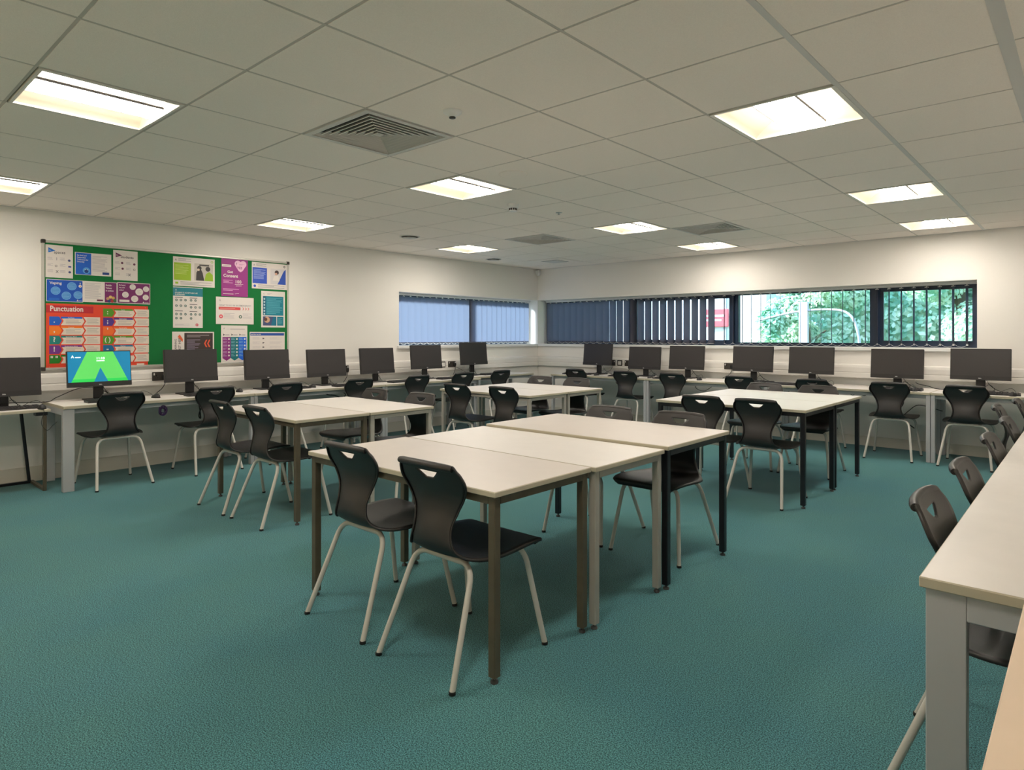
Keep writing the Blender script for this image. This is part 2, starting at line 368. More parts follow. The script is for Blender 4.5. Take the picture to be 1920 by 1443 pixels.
# ------------------------------------------------------------------ windows and blinds
def window_frame(name, plane, a0, a1, z0, z1, sashes):
    """plane 'x' (left wall, glass at x) or 'y'."""
    t = empty(name, (0, 0, 0)); tag(t, kind='structure'); d = .05; wf = .045
    def bx(mb, p, q, r, s, dd=d, m=M['frame'], off=0):
        if plane[0] == 'x': mb.box(plane[1]-dd/2+off, plane[1]+dd/2+off, p, q, r, s, m)
        else: mb.box(p, q, plane[1]-dd/2+off, plane[1]+dd/2+off, r, s, m)
    f = MB(); bx(f, a0, a1, z0, z0+wf); bx(f, a0, a1, z1-wf, z1); bx(f, a0, a0+wf, z0+wf, z1-wf); bx(f, a1-wf, a1, z0+wf, z1-wf)
    for m0, m1 in sashes[0]: bx(f, m0, m1, z0+wf, z1-wf, .07)
    f.build('window_frame', t)
    for s0, s1 in sashes[1]:
        q = MB(); e = .03
        bx(q, s0, s1, z0+wf, z0+wf+e, .035); bx(q, s0, s1, z1-wf-e, z1-wf, .035); bx(q, s0, s0+e, z0+wf+e, z1-wf-e, .035); bx(q, s1-e, s1, z0+wf+e, z1-wf-e, .035); q.build('sash', t)
    gl = MB(); bx(gl, a0+wf*.5, a1-wf*.5, z0+wf*.5, z1-wf*.5, .006, M['glass']); gl.build('pane', t)
    return t
window_frame('window_1', ('x', WL-.26), WY0, WB, ZS, ZH, ([(5.03, 5.12)], []))
window_frame('window_2', ('y', WB+.27), WL, WX1+.005, ZS, ZH, ([(-3.85, -3.76), (-2.24, -2.135), (-.53, -.42)], [(-3.76, -2.24), (-.42, .50)]))

window_frame('added_window_3', ('y', WF-.17), fx0, fx1, fz0, fz1, ([(-2.6, -2.54), (-.8, -.74)], []))  # added, unseen window behind the camera, brings more daylight onto the ceiling

rm = bpy.data.materials.new('fill_roller_fabric'); rm.use_nodes = True; _n = rm.node_tree; _n.nodes.remove(_n.nodes['Principled BSDF'])  # cream cloth of the added blind, warms the fill light
_t = _n.nodes.new('ShaderNodeBsdfTranslucent'); _t.inputs[0].default_value = (1.0, .76, .50, 1); _d = _n.nodes.new('ShaderNodeBsdfDiffuse'); _d.inputs[0].default_value = (.7, .66, .58, 1)
_m = _n.nodes.new('ShaderNodeMixShader'); _m.inputs[0].default_value = .95; _n.links.new(_d.outputs[0], _m.inputs[1]); _n.links.new(_t.outputs[0], _m.inputs[2]); _n.links.new(_m.outputs[0], _n.nodes['Material Output'].inputs[0])
t = empty('added_roller_blind', (0, WF-.06, 0)); b = MB().box(fx0+.02, fx1-.02, -.001, .001, fz0+.03, fz1-.04, rm); b.build('fabric', t); b = MB().tube([(fx0+.02, 0, fz1-.03), (fx1-.02, 0, fz1-.03)], .022, M['white'], 12); b.build('roller', t); b = MB().box(fx0+.02, fx1-.02, -.006, .006, fz0+.01, fz0+.03, M['white']); b.build('bottom_bar', t)  # added, unseen blind that spreads warm fill light into the room
tag(t, 'added cream roller blind giving fill light, over the made-up window behind the camera', 'blind')

def blind(name, fix, a0, a1, n, beta, label, width=.127, along='x', grp=None):
    """along 'x': hangs in plane y=fix; along 'y': plane x=fix. beta: heading of every slat from +Y towards +X."""
    t = empty(name, (0, 0, 0)); hr = MB()
    if along == 'x': hr.cbox(a0-.03, a1+.03, fix-.02, fix+.02, 1.836, 1.867, M['white'], .004)
    else: hr.cbox(fix-.02, fix+.02, a0-.03, a1+.03, 1.836, 1.867, M['white'], .004)
    hr.build('headrail', t); ch = MB(); z0, z1 = 1.17, 1.822; pts = []
    sl = MB(); hw = width/2; K = 4; dx, dy = math.sin(beta), math.cos(beta); vs = []
    for i in range(K+1):
        u = -hw+2*hw*i/K; bow = .004*(1-(2*i/K-1)**2); x = dx*u+dy*bow; y = dy*u-dx*bow; vs += [(x, y, z0), (x, y, z1)]
    sl.add(vs, [(2*i, 2*i+1, 2*i+3, 2*i+2) for i in range(K)], M['fabric'], True)
    hang = MB(); hang.box(-.006, .006, -.002, .002, z1, 1.838, M['white']); hang.box(-.02, .02, -.002, .002, z1-.004, z1+.004, M['white'])
    base = None
    for i in range(n):
        a = a0+(a1-a0)*(i+.5)/n; loc = (a, fix, 0) if along == 'x' else (fix, a, 0)
        if base is None:
            base = sl.build('slat', t, loc, fix=False); hk = hang.build('hook', base); o = base
        else:
            o = base.copy(); C.objects.link(o); o.location = loc; h2 = hk.copy(); C.objects.link(h2); h2.parent = o
        pts.append(loc)
    for s_ in (-1, 1):
        for p_, q_ in zip(pts[:-1], pts[1:]):
            P0 = Vector((p_[0]+dx*hw*s_*.9, p_[1]+dy*hw*s_*.9, z0+.012)); P1 = Vector((q_[0]+dx*hw*s_*.9, q_[1]+dy*hw*s_*.9, z0+.012))
            ch.tube([P0.lerp(P1, k/6)+Vector((0, 0, -.03*(1-(2*k/6-1)**2))) for k in range(7)], .0016, M['white'], 5, False)
    for p_ in pts:
        ch.add([(p_[0]-dx*hw*.95, p_[1]-dy*hw*.95, z0-.004), (p_[0]+dx*hw*.95, p_[1]+dy*hw*.95, z0-.004), (p_[0]+dx*hw*.95, p_[1]+dy*hw*.95, z0+.016), (p_[0]-dx*hw*.95, p_[1]-dy*hw*.95, z0+.016)], [(0,1,2,3)], M['white'])
    ch.build('chain', t)
    return tag(t, label, 'blind', grp)
G_ = 'vertical blinds on the windows'
blind('vertical_blind', WL-.17, 3.60, 5.03, 12, R(10), 'glowing pale blue vertical blind, left half of the left wall window', along='y', grp=G_)
blind('vertical_blind', WL-.17, 5.08, 6.43, 12, R(10), 'glowing pale blue vertical blind beside the room corner, left wall window', along='y', grp=G_)
blind('vertical_blind', WB+.20, -5.43, -2.44, 24, R(21), 'dark nearly closed vertical blind on the back wall beside the corner', grp=G_)
blind('vertical_blind', WB+.20, -2.38, .49, 23, R(-18), 'open vertical blind on the back wall with greenery showing through', grp=G_)

# ------------------------------------------------------------------ outside
struct(MB().box(-40, 40, -30, 45, -.6, -.35, M['grass']), 'ground')
struct(MB().box(-9, 6, -14, WF-.35, -.349, -.33, M['render']), 'added_bounce_paving')  # added pale slab, bounces light up through the added window
random.seed(4)
def tree(x, y, h, rad, n, label, group):
    t = empty('leafy_tree', (x, y, -.35)); tr = MB()
    tr.tube(curve([(0,0,0),(.05,.02,h*.3),(-.04,.03,h*.55),(.02,0,h*.8)], 10), [.14-.008*i for i in range(11)], M['bark'], 8)
    for k in range(7):
        a = k*.9; z = h*(.25+.08*k); tr.tube([(0,0,z),(rad*.5*math.cos(a), rad*.5*math.sin(a), z+rad*.35)], [.05, .015], M['bark'], 6)
    tr.build('trunk', t); lf = MB(); vs = []; fs = []
    cl = [(Vector((random.uniform(-.8,.8)*rad, random.uniform(-.7,.7)*rad, random.uniform(.12, .95)*h)), random.uniform(.28, .5)*rad) for _ in range(26)]
    for i in range(n):
        c, r = random.choice(cl); d = Vector((random.gauss(0,1), random.gauss(0,1), random.gauss(0,1))).normalized()*r*random.uniform(.55, 1.05)
        p = c+d; s_ = random.uniform(.03, .068); nrm = (d.normalized()+Vector((random.uniform(-.6,.6), random.uniform(-.6,.6), random.uniform(0,.9)))).normalized()
        u = nrm.orthogonal().normalized(); u.rotate(Matrix.Rotation(random.uniform(0, 6.28), 3, nrm)); v = nrm.cross(u)
        k = len(vs); vs += [p-u*s_, p+v*s_*.55-u*.2*s_, p+u*s_-nrm*s_*.25, p-v*s_*.55-u*.2*s_]; fs += [(k, k+1, k+2), (k, k+2, k+3)]
    lf.add(vs, fs, M['leaf']); o = lf.build('foliage', t, fix=False)
    return tag(t, label, 'tree', group)
TG = 'leafy trees outside the back window'
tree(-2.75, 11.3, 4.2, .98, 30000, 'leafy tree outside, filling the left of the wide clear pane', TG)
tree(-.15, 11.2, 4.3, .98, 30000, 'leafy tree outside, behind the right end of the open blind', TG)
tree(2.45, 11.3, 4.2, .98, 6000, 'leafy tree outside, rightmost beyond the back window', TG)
hb = MB(); 
t = empty('hedge', (-.2, 14.2, -.35)); vs = []; fs = []  # hedge height raised to block sky light behind the back blinds
for i in range(26000):
    p = Vector((random.uniform(-3.2, 5), random.uniform(-.6, .4), random.uniform(.1, 5.6))); s_ = random.uniform(.05, .095)
    nrm = Vector((random.uniform(-.6,.6), -1, random.uniform(-.2,1))).normalized(); u = nrm.orthogonal().normalized(); u.rotate(Matrix.Rotation(random.uniform(0, 6.28), 3, nrm)); v = nrm.cross(u)
    k = len(vs); vs += [p-u*s_, p+v*s_*.6, p+u*s_, p-v*s_*.6]; fs.append((k, k+1, k+2, k+3))
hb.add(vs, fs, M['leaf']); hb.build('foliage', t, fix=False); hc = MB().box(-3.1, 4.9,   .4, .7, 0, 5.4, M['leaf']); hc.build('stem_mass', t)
tag(t, 'tall dense hedge behind the trees outside the back window', 'hedge')
# white rendered building with a red sign seen left of the trees
t = empty('outbuilding', (-5.75, 12.2, -.35)); b = MB().box(-5, 1.95, 0, 4, 0, 6.0, M['render']); b.build('wall', t)  # walls carried up high to keep sky light off the dark blind
b = MB().box(-5.1, 2.05, -.1, 4.1, 6.0, 6.12, M['silver']); b.build('roof', t)
b = MB().box(1.0, 1.06, -.05, .0, 0, 6, M['silver']); b.build('downpipe', t)
tag(t, 'white rendered building outside, left of the greenery', 'building')
t = empty('red_sign', (-4.95, 12.12, 1.68)); MB().cbox(-.30, .34, -.02, .02, -.2, .2, M['red'], .01).build('board', t)
b = MB(); b.box(-.24, .26, -.024, -.02, .03, .07, M['white']); b.box(-.24, .18, -.024, -.02, -.07, -.03, M['white']); b.build('lettering', t)
tag(t, 'red sign on the white building seen through the blind', 'sign')
t = empty('arch_reflection', (-2.05, 9.6, -.35)); b = MB()  # solid arch and post standing in for a reflection on the glass
b.tube(curve([(-.9,0,1.9),(-.3,0,2.03),(.25,0,2.06),(.55,0,1.98),(.68,0,1.7),(.72,0,1.2),(.72,0,0)], 30), .02, M['silver'], 10); b.build('arch_tube', t)
b = MB().box(-.22, -.08, -.04, .04, 0, 2.2, M['silver']); b.build('post', t); tag(t, 'pale arch and post outside, modelled to imitate a reflection in the glass', 'frame')

# ------------------------------------------------------------------ tables
def table(x0, x1, y0, y1, z, fm, topm, label, group, name='classroom_table', inset=.012):
    cx, cy = (x0+x1)/2, (y0+y1)/2; t = empty(name, (cx, cy, 0)); hx, hy = (x1-x0)/2, (y1-y0)/2; th = .021
    b = MB(); b.cbox(-hx, hx, -hy, hy, z-th, z, M['edge'], .0025)
    b.add([(-hx+.003,-hy+.003,z+.0004),(hx-.003,-hy+.003,z+.0004),(hx-.003,hy-.003,z+.0004),(-hx+.003,hy-.003,z+.0004)], [(0,1,2,3)], topm); b.build('tabletop', t)
    ls = .034; ix, iy = hx-inset, hy-inset; r = MB(); zt = z-th
    for s_ in (-1, 1):
        r.box(-ix+ls, ix-ls, min(s_*iy, s_*(iy-.022)), max(s_*iy, s_*(iy-.022)), zt-.030, zt, fm); r.box(min(s_*ix, s_*(ix-.022)), max(s_*ix, s_*(ix-.022)), -iy+ls, iy-ls, zt-.030, zt, fm)
    r.build('rail', t)
    leg = MB().cbox(-ls/2, ls/2, -ls/2, ls/2, .022, zt, fm, .003); ft = MB().lathe([(.006,.024),(.006,.012),(.014,.01),(.015,0.0)], M['foot'], seg=12); L0 = None
    for sx in (-1, 1):
        for sy in (-1, 1):
            loc = (sx*(ix-ls/2), sy*(iy-ls/2), 0)
            if L0 is None: L0 = leg.build('leg', t, loc); F0 = ft.build('foot', L0)
            else:
                o = L0.copy(); C.objects.link(o); o.location = loc; f_ = F0.copy(); C.objects.link(f_); f_.parent = o
    return tag(t, label, 'table', group)
GA, GB, GC, GD = 'tables of the front cluster', 'tables of the left cluster', 'tables of the far middle cluster', 'tables of the right black framed cluster'
table(-1.425, -.162, -.18, .425, .707, M['bronze'], M['top2'], 'nearest table, beige top on bronze brown legs, front of the front cluster', GA)
table(-1.405, -.142, .43, 1.03, .707, M['lgrey'], M['top'], 'whitest table with light grey legs, middle of the front cluster', GA)
table(-1.39, -.125, 1.036, 1.765, .722, M['black'], M['top2'], 'beige table on black legs at the back of the front cluster', GA)
table(-3.74, -2.515, .37, .965, .707, M['bronze'], M['top2'], 'table with bronze grey legs at the near side of the left cluster', GB)
table(-3.735, -2.51, .97, 1.585, .707, M['lgrey'], M['top'], 'table with light grey legs at the far side of the left cluster', GB)
table(-3.765, -2.50, 2.765, 3.365, .707, M['lgrey'], M['top'], 'near table of the far middle cluster, pale grey legs', GC)
table(-3.765, -2.50, 3.37, 3.985, .707, M['lgrey'], M['top'], 'far table of the far middle cluster, pale grey legs', GC)
table(-1.345, -.115, 3.08, 3.845, .727, M['black'], M['desk'], 'near table of the right cluster on black legs', GD)
table(-1.345, -.115, 3.85, 4.61, .727, M['black'], M['desk'], 'far table of the right cluster on black legs', GD)

# wall desks: slab on goalpost ends
def wdesk(name, cx, cy, length, depth, z, rot, label, group, legs=(.037, .037), topm='desk', fm='silver', th=.025, ends=(0, 0)):
    """local x along the desk (0..length), local y from front (0) to back (depth)."""
    t = empty(name, (cx, cy, 0), rot)
    b = MB(); b.cbox(0, length, 0, depth, z-th, z, M['edge'] if topm != 'deskw' else M['deskw'], .0025); b.add([(.003,.003,z+.0004),(length-.003,.003,z+.0004),(length-.003,depth-.003,z+.0004),(.003,depth-.003,z+.0004)], [(0,1,2,3)], M[topm]); b.build('desktop', t)
    zt = z-th; r = MB()
    r.box(legs[0], length-legs[1], .05, .08, zt-.04, zt, M[fm]); r.box(legs[0], length-legs[1], depth-.08, depth-.05, zt-.04, zt, M[fm])
    for x0, x1 in ((ends[0], ends[0]+legs[0]), (length-legs[1]-ends[1], length-ends[1])): r.box(x0, x1, .012+.05, depth-.062, zt-.05, zt, M[fm])
    r.build('rail', t)
    for x0, x1 in ((ends[0], ends[0]+legs[0]), (length-legs[1]-ends[1], length-ends[1])):
        for y0, y1 in ((.012, .062), (depth-.062, depth-.012)):
            l = MB().cbox(0, x1-x0, 0, y1-y0, 0, zt, M[fm], .002); l.build('leg', t, (x0, y0, 0))
    return tag(t, label, 'desk', group)
GL, GR = 'computer desks along the left wall', 'computer desks along the back wall'
# left wall: local x -> +Y, local y -> -X : rot 90deg
ly = [(-.41, 1.20), (1.20, 2.80), (2.80, 4.40)]
ll = ['white wall desk under the green board, holding the lit monitor', 'white wall desk below the right end of the green board', 'white wall desk running up to the left window']
for i, (a, b) in enumerate(ly): wdesk('computer_desk', -4.755, a+.002, b-a-.004, .66, .70, R(90), ll[i], GL, (.08 if i == 0 else .036, .036))
wdesk('computer_desk', -4.90, 4.415, 1.27, .50, .707, R(90), 'last short white desk on the left wall, nearest the room corner', GL)
bx_ = [(-4.62, -3.0), (-3.0, -1.39), (-1.39, .235), (.235, 1.84)]
bl_ = ['white back wall desk nearest the room corner', 'white back wall desk behind the dark blind, second from the corner', 'white back wall desk behind the black legged tables', 'white back wall desk at the far right end']
for i, (a, b) in enumerate(bx_): wdesk('computer_desk', a+.002, 5.745, b-a-.004, .66, .703, 0, bl_[i], GR)
# left cut desk on a black C frame
t = empty('computer_desk', (-5.40, -.45, 0)); b = MB(); b.cbox(0, .45, -1.6, 0, .648, .67, M['edge'], .0025); b.add([(.003,-1.597,.6704),(.447,-1.597,.6704),(.447,-.003,.6704),(.003,-.003,.6704)], [(0,1,2,3)], M['desk']); b.build('desktop', t)
b = MB(); b.cbox(.415, .44, -.05, -.025, 0.0, .62, M['bronze'], .003); b.build('leg', t)
b = MB(); b.tube([(.02,-.06,.02),(.02,-.12,.648)], .013, M['black'], 8); b.build('leg', t)
b = MB(); b.box(.0, .43, -.05, -.025, .0, .022, M['bronze']); b.box(-.02, .01, -1.5, -.025, 0, .022, M['black']); b.box(.36, .44, -.1, -.02, .62, .648, M['black']); b.build('floor_rail', t)
for y in (-1.5,): b = MB(); b.cbox(.415, .44, y, y+.025, 0, .648, M['bronze'], .003); b.build('leg', t)
tag(t, 'lower white desk on thin dark metal frame, cut by left edge of the photo', 'desk', GL)
# foreground right desks
t = wdesk('wall_desk', 1.137, 3.40, 3.50, .72, .707, R(-90), 'long white desk in the right foreground, chairs tucked under it', None, (.035, .035))
# its near end frame is a broad flat goalpost: replace narrow near legs with wide ones across the desk
for ch in [c for c in t.children if c.name.startswith('leg') or c.name.startswith('rail')]: bpy.data.objects.remove(ch)
for nm, x0, x1, y0, y1, z0, z1 in (('leg', 3.455, 3.49, .012, .092, 0, .682), ('leg', 3.455, 3.49, .63, .71, 0, .682), ('leg', .01, .045, .012, .092, 0, .682), ('leg', .01, .045, .63, .71, 0, .682), ('end_rail', 3.455, 3.49, .092, .63, .622, .682), ('end_rail', .01, .045, .092, .63, .622, .682), ('rail', .045, 3.455, .60, .63, .64, .682)):
    MB().cbox(x0, x1, y0, y1, z0, z1, M['silver'], .002).build(nm, t)
wdesk('wall_desk', 1.333, -.125, 1.6, .61, .707, R(-90), 'warm beige desk edge in the bottom right corner of the photo', None, (.035, .035), topm='deskw')

# ------------------------------------------------------------------ chair
def make_chair():
    t = empty('classroom_chair', (0, 0, 0))
    #      y     z     hw    fwd   up
    CP = [(.252,.400,.168,0,0),(.262,.420,.190,0,0),(.245,.436,.204,0,.002),(.16,.436,.216,0,.008),(.05,.427,.219,0,.012),(-.03,.421,.212,0,.014),(-.10,.423,.188,.004,.012),
          (-.155,.441,.148,.012,.006),(-.181,.478,.115,.018,0),(-.176,.535,.101,.018,0),(-.156,.60,.120,.016,0),(-.153,.66,.154,.014,0),(-.170,.712,.180,.014,0),(-.190,.755,.172,.016,-.002),(-.204,.780,.158,.018,-.006),(-.213,.794,.154,.018,-.006),(-.220,.799,.153,.018,-.006)]
    NV = 84; rows = catmull([list(c) for c in CP], NV); NS = 9
    def hole(z, y, i):                                     # handle slot: flat top, point below
        if i < NV*.6: return .02, False
        if i < NV*.96 and .724 <= z <= .763: f = (z-.724)/.039; return .006+.056*f**.75, True
        return (.062 if (z > .763 or i > NV*.96) else .009), False
    def cols(hw, h):
        a = [-hw+(hw-h)*k/NS for k in range(NS+1)]; m = [-h/2, 0, h/2]
        return a+m+[-x for x in reversed(a)]
    def pos(i, x):
        y, z, hw, fw, up = rows[i]; u = abs(x)/hw; e = u**2.6
        return Vector((x, y+fw*e, z+up*e))
    grid = []; flags = []
    for i in range(NV+1):
        y, z, hw, fw, up = rows[i]; h, ins = hole(z, y, i); flags.append(ins and i > NV*.6 and i < NV*.96); grid.append([pos(i, x) for x in cols(hw, h)])
    nc = len(grid[0]); nrm = []
    for i in range(NV+1):
        rw = []
        for j in range(nc):
            a = grid[min(i+1, NV)][j]-grid[max(i-1, 0)][j]; b = grid[i][min(j+1, nc-1)]-grid[i][max(j-1, 0)]
            a2 = pos(min(i+1,NV), 0)-pos(max(i-1,0), 0); n = b.cross(a2).normalized(); rw.append(n)
        nrm.append(rw)
    # sitter side: seat up, back forward
    if nrm[10][nc//2].z < 0: nrm = [[-n for n in r_] for r_ in nrm]
    T = .0065
    front = [[grid[i][j] for j in range(nc)] for i in range(NV+1)]
    for i in range(NV+1):                                  # rolled side edges
        L = front[i][0]+Vector((-.0035,0,0))-nrm[i][0]*.004; L2 = front[i][0]+Vector((-.005,0,0))-nrm[i][0]*.013
        Rr = front[i][-1]+Vector((.0035,0,0))-nrm[i][-1]*.004; R2 = front[i][-1]+Vector((.005,0,0))-nrm[i][-1]*.013
        front[i] = [L2, L]+front[i]+[Rr, R2]; nrm[i] = [nrm[i][0]]*2+nrm[i]+[nrm[i][-1]]*2
    nc += 4
    back = []
    for i in range(NV+1):
        rw = []
        for j in range(nc):
            p = front[i][j]-nrm[i][j]*T
            if j <= 1: p = front[i][j]+Vector((T*.8,0,0))-nrm[i][j]*.001
            if j >= nc-2: p = front[i][j]-Vector((T*.8,0,0))-nrm[i][j]*.001
            rw.append(p)
        back.append(rw)
    split = next(i for i in range(NV+1) if rows[i][1] > .44 and rows[i][0] < -.1)
    mid0 = 2+NS; mid1 = nc-3-NS                             # columns bounding the slot
    for nm, i0, i1 in (('seat', 0, split), ('backrest', split, NV)):
        mb = MB(); n = i1-i0+1; vs = [p for i in range(i0, i1+1) for p in front[i]]+[p for i in range(i0, i1+1) for p in back[i]]; o2 = n*nc; fs = []
        def hl(i, j): return flags[i+i0] and flags[min(i+1+i0, NV)] and mid0 <= j < mid1
        for i in range(n-1):
            for j in range(nc-1):
                if hl(i, j): continue
                a, b, c, d = i*nc+j, i*nc+j+1, (i+1)*nc+j+1, (i+1)*nc+j
                fs += [(a, b, c, d), (o2+d, o2+c, o2+b, o2+a)]
                if j+1 == mid0 and hl(i, j+1): fs.append((b, o2+b, o2+c, c))
                if j == mid1 and hl(i, j-1): fs.append((d, o2+d, o2+a, a))
            a, d = i*nc, (i+1)*nc; fs += [(a, d, o2+d, o2+a)]; a, d = i*nc+nc-1, (i+1)*nc+nc-1; fs += [(a, o2+a, o2+d, d)]
            for j in range(mid0, mid1):
                up_ = hl(i, j); lo = i > 0 and hl(i-1, j)
                if up_ and not lo: fs.append((i*nc+j, i*nc+j+1, o2+i*nc+j+1, o2+i*nc+j))
                if lo and not up_: fs.append((i*nc+j, o2+i*nc+j, o2+i*nc+j+1, i*nc+j+1))
        if i0 == 0: fs += [(j, o2+j, o2+j+1, j+1) for j in range(nc-1)]
        else: k = (n-1)*nc; fs += [(k+j, k+j+1, o2+k+j+1, o2+k+j) for j in range(nc-1)]
        mb.add(vs, fs, M['chair'], True)
        if nm == 'backrest':                               # thick grab bar along the top edge
            pth = []
            for k in range(17):
                x = -.151+.302*k/16; e = (abs(x)/.153)**2.6; pth.append((x, -.2215+.018*e, .7865-.006*e))
            mb.tube(pth, [.0125]+[.0145]*15+[.0125], M['chair'], 12)
        mb.build(nm, t)
    r = .0115; fr = MB()
    def bend(p0, p1, p2, n=6):                             # quadratic fillet
        return [tuple((1-k/n)**2*a+2*(1-k/n)*(k/n)*b+(k/n)**2*c for a, b, c in zip(p0, p1, p2)) for k in range(n+1)]
    for sx in (-1, 1):
        pr = [(sx*.215,-.262,.006)]+bend((sx*.172,-.135,.335), (sx*.163,-.11,.402), (sx*.105,-.105,.404))
        l = MB().tube(pr, r, M['tube'], 12).build('leg', t); MB().lathe([(.0105,-.006),(.013,-.005),(.013,.006),(.0117,.007)], M['rubber'], (pr[0][0], pr[0][1], .006), 12).build('rubber_foot', l)
        pf = [(sx*.222,.250,.006)]+bend((sx*.182,.185,.345), (sx*.175,.17,.408), (sx*.115,.165,.410))
        l = MB().tube(pf, r, M['tube'], 12).build('leg', t); MB().lathe([(.0105,-.006),(.013,-.005),(.013,.006),(.0117,.007)], M['rubber'], (pf[0][0], pf[0][1], .006), 12).build('rubber_foot', l)
        fr.tube([(sx*.09, -.105, .404), (sx*.09, .165, .410)], .009, M['tube'], 8)
        fr.tube([(sx*.06,-.105,.404),(sx*.06,-.105,.419)], .008, M['tube'], 8)
    fr.tube([(-.107,-.105,.404),(.107,-.105,.404)], r, M['tube'], 12); fr.tube([(-.117,.165,.410),(.117,.165,.410)], r, M['tube'], 12)
    fr.build('frame', t); return t
CH = make_chair(); used = [False]
def chair(x, y, rot, label, group, scale=1):
    o = CH if not used[0] else copy_tree(CH); used[0] = True
    o.location = (x, y, 0); o.rotation_euler = (0, 0, R(rot)); return tag(o, label, 'chair', group)
G1 = 'chairs around the table clusters'; G2 = 'chairs at the left wall desks'; G3 = 'chairs at the back wall desks'; G4 = 'chairs tucked under the right foreground desk'
chair(-1.018, -.035, 0, 'black chair at the nearest table, the left one of the two in front', G1)
chair(-.462, -.047, 0, 'nearest black chair in the photo, beside the bronze table leg', G1)
chair(-.985, 1.635, 180, 'chair facing us across the front cluster, left of two', G1)
chair(-.468, 1.63, 180, 'chair facing us across the front cluster, right one with seat visible under the table', G1)
chair(-3.345, .43, -1, 'left black chair at the near side of the left cluster', G1)
chair(-2.81, .435, 0, 'right black chair at the near side of the left cluster', G1)
chair(-3.36, 1.445, 180, 'chair facing us behind the left cluster, left of two', G1)
chair(-2.72, 1.44, 180, 'chair facing us behind the left cluster, right of two', G1)
chair(-3.29, 2.75, 0, 'left black chair with bluish seat at the far middle cluster, near side', G1)
chair(-2.69, 2.78, 0, 'right black chair at the far middle cluster, near side', G1)
chair(-3.42, 3.86, 180, 'chair facing us behind the far middle cluster, left of two', G1)
chair(-2.90, 3.88, 180, 'chair facing us behind the far middle cluster, right of two', G1)
chair(-.895, 3.20, 0, 'left black chair with its back to us at the black legged cluster', G1)
chair(-.455, 3.20, 0, 'right black chair with its back to us at the black legged cluster', G1)
chair(-1.02, 4.51, 180, 'chair facing us behind the black legged cluster, left of two', G1)
chair(-.51, 4.50, 180, 'chair facing us behind the black legged cluster, right of two', G1)
import_y = [-.015, .785, 1.49, 2.36, 3.20, 4.00, 4.74]
lab = ['black chair in front of the lit green and blue monitor', 'black chair at the left wall desk, second from the left', 'black chair at the left wall, just above the left cluster tabletop', 'black chair at the left wall, partly behind a grey looking chair back', 'black chair at the left wall below the left end of the window', 'black chair at the left wall, second from the corner', 'black chair at the left wall, nearest the room corner']
for y, x, l in zip(import_y, [-4.86, -4.87, -4.85, -4.83, -4.83, -4.86, -4.88], lab): chair(x, y, 90+random.uniform(-3, 3), l, G2)
lab = ['black chair at the back wall nearest the room corner', 'black chair at the back wall, second from the corner', 'black chair at the back wall, third from the corner', 'black chair at the back wall behind the left end of the black legged cluster', 'black chair at the back wall behind the right end of the black legged cluster', 'black chair at the back wall left of the broad grey desk leg', 'black chair at the back wall, rightmost, right of the broad grey desk leg']
bx = [(1078, 5.87), (1169, 5.86), (1258, 5.86), (1385, 5.86), (1522, 5.87), (1665, 5.87), (1811, 5.87)]
fx, fy = math.sin(-.7318), math.cos(-.7318)
for (px, y), l in zip(bx, lab):
    u = (px-960)/1210.3; vx, vy = fx+u*fy, fy-u*fx; d = (y-.205+1.87)/vy; chair(1.44+d*vx, y, random.uniform(-2, 2), l, G3)
lab = ['chair tucked under the right foreground desk, nearest the camera', 'second chair from the camera under the right foreground desk', 'third chair from the camera under the right foreground desk', 'fourth chair along the right foreground desk', 'chair pulled out slightly left at the far end of the right desk', 'farthest chair of the right desk row, at the right photo edge']
for (x, y, r_), l in zip([(1.268, .43, -90), (1.275, 1.09, -90), (1.275, 1.98, -90), (1.275, 2.84, -90), (1.16, 3.66, -90), (1.225, 4.30, -90)], lab): chair(x, y, r_, l, G4)

